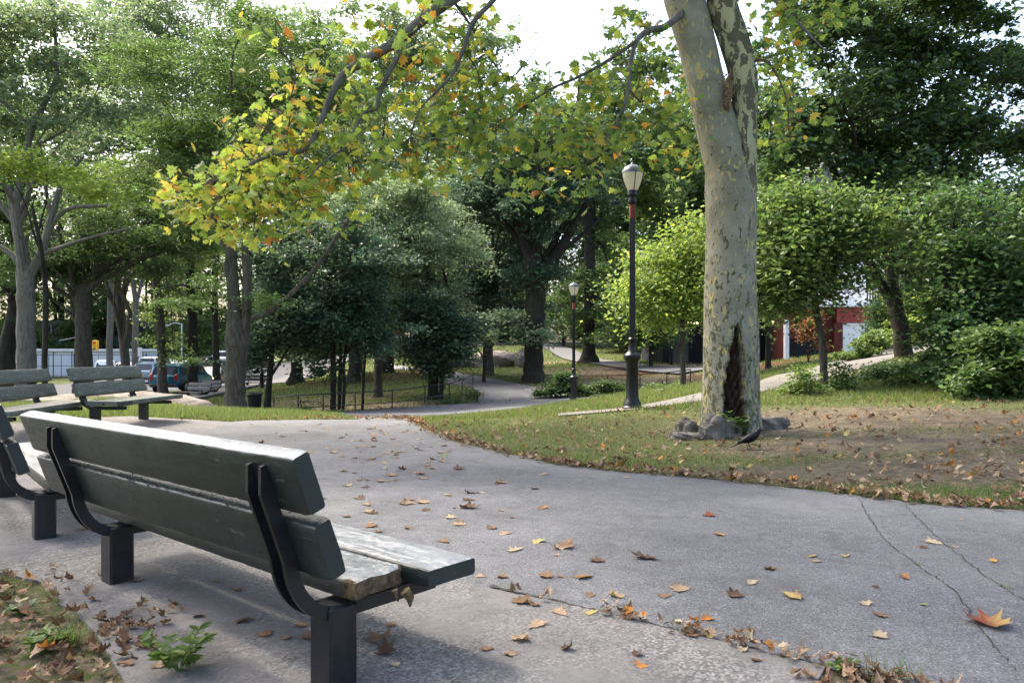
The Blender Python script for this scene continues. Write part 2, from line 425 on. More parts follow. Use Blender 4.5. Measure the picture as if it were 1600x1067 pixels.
seam_edge = P2([(1700,1180),(1500,1105),(1290,1052),(1150,1016),(1000,977),(900,953),(760,922),(700,909)])
# concrete pad side of the asphalt, behind the near bench, up to the crest
seam_more = np.array([(-1.3,4.6),(-2.4,6.3),(-3.4,8.2),(-4.1,10.2),(-4.6,11.8),(-4.65,12.5)])
# asphalt: right edge (lawn), far down the slope to the junction, left edge, back along the seam
down_r = np.array([(-1.75,14.2),(-1.5,15.6),(-1.0,17.4),(.2,19.2),(2.0,20.6),(4.3,22.0),(6.2,23.4)])
far_r = P2([(1030,611.5),(960,616.5),(900,619)])
pathA_top = P2([(850,613),(835,606),(810,600),(755,590),(710,582.5),(660,576),(620,571.5),(585,568.5)])
pathA_bot = P2([(585,573),(620,578),(670,590),(700,600),(738,606),(752,616),(738,629)])
rail_side = np.vstack([np.array([(-1.9,29.5),(-3.6,28.9),(-5.5,28.0),(-7.6,27.2),(-9.6,26.6),(-9.3,25.0),(-6.0,22.5),(-4.6,19),(-3.6,16),(-2.95,14.2)]), P2([(556,656.3),(470,656.8),(390,658)])])
asphalt_poly = np.vstack([lawn_edge, down_r, far_r, pathA_top, pathA_bot, rail_side, seam_more[::-1], seam_edge[::-1], [(1.2, 1.5), (1.6, .2), (9, .2)]])
pad_poly = np.vstack([P2([(1290,1052)]) * [[1, 1]], seam_edge[3:], seam_more, [(-5.2,12.6),(-6.3,12.5),(-7.2,10.4),(-7.6,8.0),(-6.6,6.2),(-5.2,4.6),(-3.6,3.9)],
    P2([(0,901),(60,912),(88,925),(95,950),(120,965),(150,1000),(190,1067),(215,1150)]), [(-.9,1.0),(.2,1.2),(.72,2.1)]])
pathC = np.vstack([P2([(872,647.5),(988,637),(1050,625),(1095,615),(1185,597),(1260,577),(1310,563),(1400,541),(1462,529)]),
                   P2([(1466,540),(1400,560),(1310,587),(1260,600),(1185,614),(1095,628),(1050,634),(988,641.5),(872,651)])])
pathD1 = P2([(700,549),(730,541.5),(775,538),(830,538),(868,544),(908,562),(935,566.5),(1000,576),(1095,581)])
road_poly = np.array([(-37,30),(-18.9,30),(-18.9,168),(-37,168)]); walk_poly = np.array([(-18.6,33),(-16.0,33),(-16.0,150),(-18.6,150)])

def grid_axis(lst):
    out = []
    for a, b, s in lst: out += list(np.arange(a, b, s))
    return np.array(out + [lst[-1][1]])
gx = grid_axis([(-900,-300,150),(-300,-80,20),(-80,-30,1.5),(-30,-12,.6),(-12,14,.2),(14,30,.6),(30,90,2),(90,300,20),(300,900,150)])
gy = grid_axis([(-200,-10,25),(-10,0,1),(0,24,.2),(24,70,.6),(70,180,2),(180,400,20),(400,1400,200)])
GX, GY = np.meshgrid(gx, gy)
Zg = Hv(GX.ravel(), GY.ravel())
xs, ys = GX.ravel(), GY.ravel()
# worn dirt and mulch patches: where feet and mulch are, by place
def blob(cx, cy, rx, ry, x=None, y=None):
    x = xs if x is None else x; y = ys if y is None else y
    return np.clip(1.6 - np.hypot((x - cx) / rx, (y - cy) / ry) * 1.2, 0, 1)
def dirt_at(x, y):
    d = np.zeros(np.shape(x))
    for px, py, rx, ry in ((1540,730,3.0,.85),(1420,742,1.6,.45),(1430,690,2.6,.9),(1590,655,2.2,1.0),(1250,665,2.0,1.2),(1330,650,2.5,1.2)):
        c = GP(px, py); d = np.maximum(d, blob(c[0], c[1], rx, ry, x, y))
    for (px, Y, rx, ry, a) in ((1060,44,9,6,1),(560,30,7,2.2,.8),(1000,36,7,3,.8),(780,60,9,5,.7),(470,34,6,2,.6),(1330,19,1.5,1.5,.8)):
        d = np.maximum(d, a * blob((px - 800) / F * Y, Y, rx, ry, x, y))
    d = np.maximum(d, blob(1.3, 2.2, .9, .8, x, y))
    d = np.maximum(d, .55 * blob(-1.9, 2.2, 1.8, 1.8, x, y))
    return d
mulch = np.zeros(len(xs))
for (px, Y, rx, ry) in ((520,44,3.2,3.0),(625,42,4.4,3.0),(1050,41,7,2.0),(1180,36,4,1.6)): mulch = np.maximum(mulch, blob((px - 800) / F * Y, Y, rx, ry))
dirt = dirt_at(xs, ys)
dirt = np.maximum(dirt, pip(xs, ys, asphalt_poly) * .9)
nx, ny = len(gx), len(gy)
ii = (np.arange(ny - 1)[:, None] * nx + np.arange(nx - 1)[None]).ravel()
gr = mesh('ground', np.stack([xs, ys, Zg], 1), np.stack([ii, ii + 1, ii + nx + 1, ii + nx], 1), M['ground'], smooth=True, extra={'dirt': dirt, 'mulch': mulch})
tag(gr, kind='structure')

def sheet(name, poly, mat, dz, step=.4, kind='structure', skirt=0, subdiv_y=None):
    """polygon laid on the terrain: clipped grid of cells"""
    import bmesh
    bm = bmesh.new()
    pl = []
    for a, b in zip(poly, np.roll(poly, -1, 0)):
        n = max(1, int(np.hypot(*(b - a)) / step))
        for t in range(n): pl.append(a + (b - a) * t / n)
    vs = [bm.verts.new((p[0], p[1], 0)) for p in pl]
    bm.faces.new(vs)
    x0, y0 = poly.min(0); x1, y1 = poly.max(0)
    cuts = []
    cx = [v for v in np.arange(math.floor(x0), x1, step)]
    yy = y0; cy = []
    while yy < y1: cy.append(yy); yy += step * (1 if yy < 24 else 3)
    for c in cx:
        g = bm.verts[:] + bm.edges[:] + bm.faces[:]
        bmesh.ops.bisect_plane(bm, geom=g, plane_co=(c + .013, 0, 0), plane_no=(1, 0, 0), dist=1e-5)
    for c in cy:
        g = bm.verts[:] + bm.edges[:] + bm.faces[:]
        bmesh.ops.bisect_plane(bm, geom=g, plane_co=(0, c + .017, 0), plane_no=(0, 1, 0), dist=1e-5)
    co = np.array([v.co[:] for v in bm.verts]); z = Hv(co[:, 0], co[:, 1])
    dd = dz if not callable(dz) else dz(co[:, 0], co[:, 1])
    for v, zz, d_ in zip(bm.verts, z, np.broadcast_to(dd, z.shape)): v.co.z = zz + d_
    if skirt:
        be = [e for e in bm.edges if len(e.link_faces) == 1]
        r = bmesh.ops.extrude_edge_only(bm, edges=be)
        for g in r['geom']:
            if isinstance(g, bmesh.types.BMVert): g.co.z -= skirt
    bmesh.ops.recalc_face_normals(bm, faces=bm.faces[:])
    me = bpy.data.meshes.new(name); bm.to_mesh(me); bm.free(); me.materials.append(mat)
    me.polygons.foreach_set('use_smooth', [True] * len(me.polygons))
    if skirt: me.set_sharp_from_angle(angle=math.radians(30))
    o = bpy.data.objects.new(name, me); sc.collection.objects.link(o)
    if kind: tag(o, kind=kind)
    return o
lift = lambda x, y: .004 + .0006 * np.clip(y, 0, 80)
sheet('asphalt_path', asphalt_poly, M['asphalt'], lift, .5)
sheet('concrete_pad', pad_poly, M['concrete'], .012, .5, skirt=.05)
sheet('upper_walk', pathC, M['paleconc'], .02, .6)
road = sheet('road', road_poly, M['roadtar'], .05, 4)
sheet('pavement', walk_poly, M['farpath'], .16, 3, skirt=.15)
def ribbon(cent, wd):
    c = smoothpath(cent, 4); T = np.gradient(c, axis=0); T /= np.linalg.norm(T, axis=1)[:, None]; N = np.stack([-T[:, 1], T[:, 0]], 1)
    return np.vstack([c + N * wd / 2, (c - N * wd / 2)[::-1]])
sheet('hill_path', ribbon(pathD1, 2.6), M['farpath'], .1, 1.5)
def seamstrip(name, line, wd, dz, parent=None):
    l = smoothpath(P2(line), 6); r_ = RS(len(line) + int(wd * 1e4)); n = len(l)
    l2 = []
    for a, b in zip(l[:-1], l[1:]):
        for t in np.linspace(0, 1, 4)[:-1]: l2.append(a + (b - a) * t + r_.normal(0, .006, 2))
    l = np.array(l2); T = np.gradient(l, axis=0); T /= np.linalg.norm(T, axis=1)[:, None]; N = np.stack([-T[:, 1], T[:, 0]], 1)
    wv = wd * r_.uniform(.3, 1.25, len(l))[:, None]
    A, B = l + N * wv, l - N * wv; V = np.vstack([A, B]); z = Hv(V[:, 0], V[:, 1]) + lift(V[:, 0], V[:, 1]) + dz
    m = len(l); f = np.array([(i, i + 1, m + i + 1, m + i) for i in range(m - 1)])
    return tag(mesh(name, np.column_stack([V, z]), f, M['seam']), kind='structure')
seamstrip('asphalt_crack', [(1343,783),(1375,840),(1430,885),(1490,928),(1530,985),(1590,1060)], .0035, .005)
seamstrip('asphalt_crack', [(1413,791),(1450,830),(1520,888),(1610,950)], .0035, .005)
seamstrip('asphalt_edge_dirt', [(1290,1050),(1150,1014),(1000,975),(900,951),(760,920)], .014, .006)
seamstrip('pad_joint', [(-20,902),(90,882),(165,866),(275,850),(330,842)], .004, .018)

# ------------------------------------------------------------ leaves, crowns, trees
PAL = dict(
 pale=[(.16,.23,.13),(.19,.26,.155),(.13,.20,.11),(.23,.29,.17)],
 light=[(.11,.18,.045),(.15,.225,.06),(.09,.15,.045),(.19,.26,.08)],
 mid=[(.065,.12,.035),(.09,.155,.045),(.055,.10,.032),(.11,.17,.06)],
 dark=[(.048,.098,.036),(.064,.126,.045),(.038,.078,.032),(.085,.15,.06)],
 blue=[(.052,.098,.062),(.070,.122,.078),(.040,.078,.052),(.095,.15,.098)],
 silver=[(.18,.26,.15),(.23,.31,.20),(.13,.20,.11),(.29,.36,.23)],
 lime=[(.21,.30,.05),(.26,.34,.07),(.16,.24,.045),(.29,.35,.08)],
 syc=[(.14,.22,.05),(.19,.27,.06),(.11,.18,.055),(.25,.31,.07),(.30,.33,.07),(.10,.16,.065),(.14,.21,.06),(.13,.20,.07)],
 sycy=[(.30,.36,.06),(.38,.40,.08),(.24,.31,.06),(.28,.35,.06),(.17,.25,.06),(.46,.40,.07),(.30,.36,.08),(.20,.28,.06),(.22,.30,.08),(.17,.25,.07)],
 gold=[(.46,.27,.06),(.40,.18,.045),(.44,.34,.07),(.40,.36,.08)],
 dry=[(.20,.09,.035),(.14,.06,.025),(.26,.14,.06)],
)
def pick(pal, n, r_, var=.15):
    p = np.array(PAL[pal]); c = p[r_.randint(0, len(p), n)] * (1 + r_.normal(0, var, (n, 1)))
    return np.clip(c, .004, .9)
def rotframes(n, r_, tilt=.6, droop=0):
    """random leaf frames: u length dir, v width dir, normals mostly up"""
    nz = np.stack([r_.normal(0, tilt, n), r_.normal(0, tilt, n), np.ones(n)], 1); nz /= np.linalg.norm(nz, axis=1)[:, None]
    a = r_.uniform(0, 6.283, n); u = np.stack([np.cos(a), np.sin(a), np.full(n, -droop)], 1)
    u -= nz * (u * nz).sum(1)[:, None]; u /= np.linalg.norm(u, axis=1)[:, None]
    return u, np.cross(nz, u), nz
def leaf_quads(C, size, r_, tilt, droop, ratio=.55):
    n = len(C); u, v, nz = rotframes(n, r_, tilt, droop); s = (size * r_.uniform(.6, 1.35, n))[:, None]
    V = np.stack([C - u * s * .5, C + v * s * ratio * .5 + u * s * .05 + nz * s * .08, C + u * s * .5 - nz * s * .06, C - v * s * ratio * .5 + u * s * .05 + nz * s * .08], 1)
    return V.reshape(-1, 3), np.arange(n * 4).reshape(n, 4)
# outline of a lobed (maple-like) leaf, stem at origin, unit length
LOBE = np.array([(0,0),(.10,.16),(.02,.46),(.26,.34),(.36,.52),(.50,.24),(.72,.34),(.70,.16),(1.0,0),(.70,-.16),(.72,-.34),(.50,-.24),(.36,-.52),(.26,-.34),(.02,-.46),(.10,-.16)])
def lobed(C, size, r_, tilt, droop):
    n = len(C); u, v, nz = rotframes(n, r_, tilt, droop); s = (size * r_.uniform(.5, 1.4, n))[:, None, None]
    k = len(LOBE); P = np.vstack([[(.42, 0)], LOBE])
    lift_ = .10 - .45 * P[:, 1] ** 2 + .05 * P[:, 0]
    cu = r_.uniform(.3, 1.8, n)[:, None, None]
    V = C[:, None] + s * ((P[:, 0] - .4)[None, :, None] * u[:, None] + P[:, 1][None, :, None] * v[:, None] * r_.uniform(.8, 1.1, n)[:, None, None] + cu * lift_[None, :, None] * nz[:, None])
    tri = np.array([(0, 1 + i, 1 + (i + 1) % k) for i in range(k)])
    Fc = (tri[None] + (np.arange(n) * (k + 1))[:, None, None]).reshape(-1, 3)
    return V.reshape(-1, 3), Fc, k + 1
def clumped(blobs, n, r_, clump=.55, perc=36, flat=.45, shell=.42):
    """positions in clumps spread over ellipsoids (cx,cy,cz,rx,ry,rz)"""
    B = np.array(blobs, float); vol = (B[:, 3] * B[:, 4] * B[:, 5]) ** (2 / 3.); vol /= vol.sum()
    nc = max(4, n // perc); bi = r_.choice(len(B), nc, p=vol)
    d = r_.normal(0, 1, (nc, 3)); d /= np.linalg.norm(d, axis=1)[:, None]
    rr = r_.uniform(0, 1, nc) ** shell
    rr = rr * (1 + r_.normal(0, .10, nc))
    cc = B[bi, :3] + d * rr[:, None] * B[bi, 3:6]
    cs = clump * r_.uniform(.5, 1.5, nc)
    which = r_.randint(0, nc, n)
    off = r_.normal(0, .5, (n, 3)) * cs[which][:, None]; off[:, 2] *= flat
    off[:, 2] -= (off[:, 0] ** 2 + off[:, 1] ** 2) / (cs[which] + .01) * .18
    return cc[which] + off, which, cc
def crown(name, blobs, n, size, pal, seed, parent=None, base=(0, 0, 0), clump=.55, tilt=.65, droop=.3, ratio=.55, flat=.45, lobes=False, shell=.42, mat='leaf', perc=36, pal2=None, var2=0, sat=11):
    n = int(n * LEAFK); r_ = RS(seed)
    if sat:
        ex = []
        for b in blobs:
            for si_ in range(sat + sat // 2):
                d = r_.normal(0, 1, 3); d /= np.linalg.norm(d); q = r_.uniform(0, 1) ** .45 * .92; k_ = r_.uniform(.20, .46)
                if si_ >= sat: q = r_.uniform(1.0, 1.38); k_ = r_.uniform(.10, .22)
                ex.append((b[0] + d[0] * b[3] * q, b[1] + d[1] * b[4] * q, b[2] + d[2] * b[5] * q, b[3] * k_ * 1.15, b[4] * k_ * 1.1, b[5] * k_ * .85))
        blobs = ex
    C, which, cc = clumped(blobs, n, r_, clump, perc, flat, shell); C = C - np.array(base)
    ch = 1 + r_.normal(0, .16, len(cc)); col = pick(pal, n, r_)
    if pal2: 
        sel = r_.uniform(0, 1, n) < var2; col[sel] = pick(pal2, n, r_)[sel]
    col = np.clip(col * ch[which][:, None], .004, .9)
    if lobes:
        V, Fc, k = lobed(C, size, r_, tilt, droop); cl = np.repeat(col, k, 0)
    else:
        V, Fc = leaf_quads(C, size, r_, tilt, droop, ratio); cl = np.repeat(col, 4, 0)
    return mesh(name, V, Fc, M[mat], parent, col=cl)

def grow_limb(mb, p0, p1, r0, r_, n=7, sub=3, segs=6):
    """crooked limb from p0 to p1 with side branches"""
    t = np.linspace(0, 1, segs); p0 = np.array(p0, float); p1 = np.array(p1, float); L_ = np.linalg.norm(p1 - p0)
    P = p0 + (p1 - p0) * t[:, None]; P[:, 2] += np.sin(t * np.pi) * L_ * .08
    P[1:-1] += r_.normal(0, L_ * .035, (segs - 2, 3))
    rr = r0 * (1 - t * .82)
    V, f = tube(smoothpath(P, 2), np.interp(np.linspace(0, 1, (segs - 1) * 2 + 1), t, rr), n); mb.add(V, f)
    for k in range(sub):
        i = r_.randint(1, segs - 1); d = r_.normal(0, 1, 3); d[2] = abs(d[2]) * .5; d /= np.linalg.norm(d)
        q = P[i] + (d * .7 + (p1 - p0) / L_ * .6) * L_ * r_.uniform(.25, .5)
        m_ = (P[i] + q) / 2 + r_.normal(0, L_ * .04, 3)
        V, f = tube([P[i], m_, q], [rr[i] * .55, rr[i] * .35, rr[i] * .08], 5); mb.add(V, f)

def tree(label, Y, trunk, blobs, pal='mid', n=3000, size=.2, bark='bark', limbs=(), group=None, seed=1, clump=.6, autolimb=5, kind='tree', foot=None,
         tilt=.65, droop=.3, ratio=.55, pal2=None, var2=0, shell=.42, depth=1.0, name='tree', cat='tree', flare=1.35, perc=36, dens=None, flat=.45, sat=11):
    """trunk: [(px,py,widthpx)...] bottom first at depth Y; blobs: [(px,py,rx,ry[,dY])]"""
    r_ = RS(seed * 13 + 5); s = Y / F
    fx = (trunk[0][0] - 800) * s; fz = H(fx, Y)
    root = empty(name, (fx, Y, fz), label=label, cat=cat, group=group)
    pts_ = [W(a, b, Y) for a, b, c in trunk]; pts_[0] = np.array([fx, Y, fz - .06])
    pts_ = np.array(pts_) - [fx, Y, fz]
    rad = np.array([c * s / 2 for a, b, c in trunk])
    if pts_[1][2] > .9:      # flare near the ground
        h0 = pts_[1][2]; q = pts_[0] + (pts_[1] - pts_[0]) * min(.5, .45 / h0)
        q1 = pts_[0] + (pts_[1] - pts_[0]) * min(.2, .15 / h0)
        pts_ = np.vstack([pts_[:1], [q1], [q], pts_[1:]]); rad = np.concatenate([[rad[0] * flare, rad[0] * (1 + (flare - 1) * .5), rad[0] * 1.02], rad[1:]])
    sp = smoothpath(pts_, 4); tt = np.linspace(0, 1, len(pts_)); rr = np.interp(np.linspace(0, 1, len(sp)), tt, rad)
    sp[1:-1, :2] += r_.normal(0, 1, (len(sp) - 2, 2)) * rr[1:-1, None] * .07
    mb = MB(); V, f = tube(sp, rr, 14, wob=.12, seed=seed); mb.add(V, f)
    for lb in limbs:
        lp = np.array([W(a[0], a[1], Y + (a[3] if len(a) > 3 else 0)) for a in lb]) - [fx, Y, fz]
        lr = np.array([a[2] * s / 2 for a in lb]); s2 = smoothpath(lp, 4)
        V, f = tube(s2, np.interp(np.linspace(0, 1, len(s2)), np.linspace(0, 1, len(lp)), lr), 9, wob=.08, seed=seed + 3); mb.add(V, f)
    B = []
    for b in blobs:
        dY = b[4] if len(b) > 4 else 0; c = W(b[0], b[1], Y + dY); rx, rz = b[2] * s, b[3] * s
        B.append((*c, rx, max(rx, rz) * .85 * depth, rz))
    for k in range(autolimb):
        b = B[k % len(B)]; i = r_.randint(int(len(sp) * .55), len(sp)); tgt = np.array(b[:3]) - [fx, Y, fz] + r_.normal(0, .35, 3) * np.array(b[3:6])
        grow_limb(mb, sp[i], tgt, rr[i] * .55, r_)
    tr = mb.build('trunk', M[bark], root, smooth=True)
    if n: crown('crown', B, n, size, pal, seed, root, (fx, Y, fz), clump, tilt, droop, ratio, pal2=pal2, var2=var2, shell=shell, perc=perc, flat=flat, sat=sat)
    return root
# ---- left group, from the frame edge rightwards
T = tree
ROW = 'tall trees standing along the street on the left'
T('dark leaning trunk at the very left edge behind the benches', 40, [(8,640,26),(12,540,22),(24,470,18),(30,400,14),(20,300,9)], [(-20,330,110,90),(-60,200,120,100),(10,420,60,40)], 'mid', 4500, .24, 'bark_dark', group=ROW, seed=11,
  limbs=[[(24,470,12),(0,440,8),(-30,400,4)]])
T('stout pale-barked tree at far left with bare limbs forking at bench height', 33, [(42,640,30),(41,560,25),(40,480,25),(40,430,24),(28,360,15),(12,290,9)],
  [(40,30,150,110),(-40,140,110,110),(150,150,90,80),(50,185,95,35),(10,100,110,80),(130,70,110,60),(180,120,70,80)], 'pale', 10500, .20, 'bark_grey', group=ROW, seed=12, autolimb=3, perc=30, shell=.6,
  limbs=[[(40,440,17),(66,390,13),(80,340,11),(98,285,8),(130,245,4)],[(58,400,9),(100,385,7),(140,372,5),(210,355,2)],[(62,385,9),(100,330,7),(160,322,5),(190,320,2)],[(38,420,12),(20,400,9),(0,385,7),(-30,370,3)],[(80,345,7),(72,300,5),(60,250,3)],[(28,360,8),(44,310,6),(40,260,3)]])
T('small lime-leaved tree at the left in front of bare grey limbs', 30, [(72,640,9),(70,560,9),(72,470,9),(66,400,7),(50,320,4)], [(15,262,42,20),(62,252,40,22),(112,275,30,14),(150,300,40,16)], 'lime', 1000, .19, 'bark_dark', group=ROW, seed=13, autolimb=2, perc=40)
T('thick upright trunk directly left of the weathered olive bench, forking high', 37, [(131,650,28),(131,560,23),(130,500,22),(130,455,24),(108,405,13),(80,360,8)],
  [(190,330,120,70),(120,400,90,40),(240,400,90,45),(40,420,70,30)], 'mid', 7500, .20, 'bark', group=ROW, seed=14,
  limbs=[[(134,450,16),(160,420,12),(200,395,9),(235,370,5)],[(130,450,14),(133,400,11),(128,340,8)]])
T('slender straight pale trunk between two stout ones beyond the olive bench', 66, [(172,600,10),(171,540,9),(172,480,8),(172,400,7)], [(175,330,70,80)], 'light', 2600, .30, 'bark_grey', group=ROW, seed=15)
T('leaning trunk rising behind the left end of the olive bench', 52, [(200,615,15),(196,560,14),(190,500,14),(180,430,12),(172,360,9)], [(160,300,90,80),(230,340,60,50)], 'mid', 4200, .25, 'bark', group=ROW, seed=16, limbs=[[(182,440,9),(205,410,6),(240,390,3)]])
T('thin grey trunk forking beside the silver minivan', 70, [(212,600,10),(211,540,9),(212,480,8),(205,430,6),(198,380,4)], [(215,340,60,60)], 'light', 1800, .32, 'bark_grey', group=ROW, seed=17, limbs=[[(212,480,6),(224,430,5),(236,390,3)]])
T('bushy sprouting trunk in front of the teal van', 44, [(254,618,16),(253,570,13),(251,510,12),(246,460,12),(240,400,10),(230,320,7)],
  [(262,535,26,20),(240,500,24,12),(275,470,30,20),(230,300,110,80),(280,390,60,30)], 'light', 5200, .20, 'bark', group=ROW, seed=18, limbs=[[(246,470,6),(270,448,4),(300,445,2)]])
T('dark straight trunk at the tail of the teal van', 45, [(301,617,16),(301,560,14),(300,500,13),(297,430,12),(294,350,10),(290,260,7)],
  [(300,190,130,110),(220,110,130,90),(390,120,110,100),(300,60,150,80),(330,290,90,60),(450,60,90,60),(250,20,130,60),(380,30,120,60),(330,230,110,60),(300,-10,180,50),(90,-20,120,50)], 'pale', 24000, .21, 'bark_dark', group=ROW, seed=19, autolimb=9, tilt=.5, flat=.3, clump=.8, ratio=.4,
  limbs=[[(294,340,8),(340,300,6),(345,240,5),(330,170,3)],[(292,300,7),(260,240,5),(250,180,3)]])
T('narrow dark trunk between parked cars and the forked trunk', 50, [(338,608,12),(338,560,10),(337,500,9),(335,430,8),(333,340,6)], [(330,400,60,45),(300,450,50,20),(350,330,70,50)], 'light', 4200, .20, 'bark_dark', group=ROW, seed=20)
# tree 11: forked trunk by the trash can, long arm to the right
T('large reddish-brown forked trunk left of the trash can, with one long low arm', 25, [(368,641,35),(369,600,32),(370,560,34),(372,530,37),(366,480,20),(362,420,17),(360,350,15),(356,280,11)],
  [(340,250,110,80),(300,150,120,90),(420,180,110,80),(400,300,90,50),(400,80,110,80),(500,110,80,70),(330,440,50,14),(300,470,50,10),(300,560,30,8),(420,470,50,10)], 'mid', 17000, .15, 'bark', seed=21, tilt=.45, flat=.22, clump=.5, ratio=.35, autolimb=6,
  limbs=[[(378,540,18),(384,500,16),(386,450,14),(384,380,12),(388,320,9),(400,250,6)],[(366,498,6),(392,498,8),(420,488,9),(460,455,8),(500,410,7),(530,365,6),(548,340,4)],[(384,390,7),(410,350,5),(440,330,3)]])
G2 = 'dark-leaved maples grouped beyond the left railing'
T('small maple with a slim leaning trunk just right of the trash can', 28, [(417,635,11),(420,600,9),(424,560,8),(428,510,7),(432,450,5)], [(440,440,70,60),(430,510,55,40),(400,540,30,30),(480,500,60,40)], 'blue', 5200, .17, 'bark_dark', group=G2, seed=22)
T('broad dark trunk with a flared foot beyond the railing, third from the forked trunk', 44, [(463,596,20),(464,570,16),(465,530,16),(466,470,14),(470,400,10)], [(480,430,80,70),(440,380,70,50),(520,520,60,30),(480,545,60,18)], 'dark', 5600, .22, 'bark_dark', group=G2, seed=23, flare=1.7)
T('multi-stemmed dark maple standing at the middle of the left railing', 28.6, [(520,640,9),(521,600,9),(521,560,8),(518,500,8),(512,430,6)],
  [(520,440,100,80),(500,520,90,45),(570,490,80,60),(560,400,80,60),(505,575,20,12),(455,470,50,40)], 'blue', 12500, .165, 'bark_dark', group=G2, seed=24,
  limbs=[[(530,640,6),(531,600,6),(532,560,5),(534,500,5),(540,430,3)],[(536,640,5),(538,600,5),(537,570,5),(545,520,4),(560,460,3)]])
T('wide-footed dark trunk on a mulch mound left of the hill path', 40, [(553,600,24),(553,575,18),(553,530,17),(550,470,15),(548,400,12)], [(560,400,90,60),(520,350,80,50),(600,450,70,50)], 'dark', 5500, .21, 'bark_dark', group=G2, seed=25, flare=1.8)
T('thin sapling stem behind the middle of the left railing', 28.5, [(566,638,4),(568,600,4),(570,560,4),(572,520,3)], [(575,535,25,22),(565,500,30,30)], 'blue', 600, .15, 'bark_dark', group=G2, seed=26, autolimb=2)
T('pale-barked trunk with a short crooked limb between the mulch mounds', 34, [(591,622,13),(590,580,11),(590,540,10),(588,490,9),(590,430,7)], [(600,420,70,60),(590,490,50,40),(640,470,50,50)], 'dark', 4200, .18, 'bark', group=G2, seed=27)
T('massive dark trunk on the larger mulch mound with a rising right-hand limb', 43, [(605,582,24),(606,560,19),(607,520,19),(607,470,17),(606,400,13)], [(610,380,90,60),(660,430,60,40),(560,330,70,50)], 'mid', 5600, .22, 'bark_dark', group=G2, seed=28,
  limbs=[[(607,525,7),(625,510,6),(642,490,5),(655,460,3)]])
T('silver-green locust with feathery crown above the left railing', 32, [(677,630,17),(677,590,15),(676,550,15),(675,500,14),(668,430,11),(655,360,8)],
  [(640,330,85,55),(600,320,70,55),(700,390,60,50),(660,290,60,40),(640,400,90,50),(560,340,60,50),(690,470,45,50),(650,450,60,45)], 'silver', 17000, .15, 'bark_dark', group=G2, seed=29, tilt=.5, ratio=.38, flat=.35, clump=.5, autolimb=8)
T('dark maple whose low boughs hang over the foot of the hill path', 31.5, [(690,630,7),(690,600,6),(691,560,6),(690,500,5)], [(690,500,55,45),(660,545,45,28),(700,550,35,35),(680,575,22,14),(655,480,40,40)], 'blue', 6500, .165, 'bark_dark', group=G2, seed=30, autolimb=4)
G3 = 'trees on the middle lawn'
T('pale mottled trunk with a pale-tipped bough left of the boulders', 42, [(764,584,16),(764,560,13),(762,530,13),(760,480,11),(755,400,9)],
  [(770,430,80,90),(760,330,70,70),(790,490,60,40),(800,300,60,60),(730,480,40,50)], 'blue', 12000, .20, 'bark', group=G3, seed=31, autolimb=7)
T('low pale-leaved bough-bearing maple spreading right over the middle lawn', 38, [(756,584,5),(757,550,5),(758,500,5)], [(790,515,60,18),(830,520,40,12),(760,500,50,25),(740,525,40,14)], 'silver', 3000, .20, 'bark_dark', group=G3, seed=32, autolimb=4)
T('massive black trunk in the middle of the lawn forking into heavy limbs', 38, [(834,595,40),(834,570,31),(835,530,29),(836,480,30),(835,430,30),(822,380,16),(800,320,10)],
  [(850,330,90,70),(780,280,90,70),(900,280,80,60),(840,210,110,80),(740,300,50,50),(850,420,50,30)], 'blue', 17000, .20, 'bark_dark', group=G3, seed=33, autolimb=7, flare=1.4,
  limbs=[[(842,440,20),(868,400,16),(895,355,13),(915,320,10),(925,260,6)],[(835,430,15),(838,380,12),(845,320,9),(840,260,5)],[(870,400,7),(905,370,6),(940,340,4)]])
T('tall dark trunk with flared foot between the two street lamps', 54, [(920,566,26),(920,540,19),(920,500,18),(921,420,17),(922,340,15),(924,260,10)],
  [(930,470,70,50),(900,500,50,30),(960,430,60,40),(930,300,90,80),(960,220,90,70),(1010,300,70,80),(985,500,50,35),(1010,110,70,70),(970,160,70,50)], 'mid', 17000, .25, 'bark_dark', group=G3, seed=34, autolimb=8)
T('small low-spreading tree right of the tall lamp post', 46, [(1017,568,6),(1017,540,6),(1015,510,5),(1012,470,4)], [(1010,500,50,28),(985,520,50,22),(1035,525,32,20),(990,470,50,35)], 'mid', 5000, .19, 'bark_dark', group=G3, seed=35, autolimb=5)
T('bright lime-green tree left of the sycamore trunk', 26, [(1068,598,8),(1067,560,8),(1065,500,8),(1062,450,6)], [(1050,440,50,42),(1080,410,45,40),(1020,465,32,18),(1090,470,40,30),(1060,385,35,25),(1010,440,30,20),(1000,480,26,14),(1110,430,40,50),(1040,400,50,18),(1040,500,45,16),(990,450,16,30),(1085,350,25,20)], 'lime', 5000, .16, 'bark', group=G3, seed=36, autolimb=8, sat=12, flat=.4, clump=.95, perc=26, pal2='light', var2=.35)
T('tall pale-green tree behind the silver-green locust, reaching the top of the view', 56, [(560,590,12),(562,520,11),(566,400,9),(570,250,6)], [(480,120,90,90),(570,150,100,100),(660,120,90,80),(720,200,80,80),(560,260,100,70),(440,210,70,80),(760,90,50,60),(600,50,120,60)], 'pale', 18000, .30, 'bark_dark', group=G3, seed=45, clump=.9, autolimb=6)
T('deep green tree filling the gap behind the tall lamp', 58, [(1045,560,16),(1044,500,14),(1042,420,12),(1040,330,9)], [(1040,320,80,80),(1010,400,60,60),(1060,220,80,80),(1070,500,60,30)], 'mid', 9000, .27, 'bark_dark', group=G3, seed=37)
G4 = 'trees on the right-hand slope'
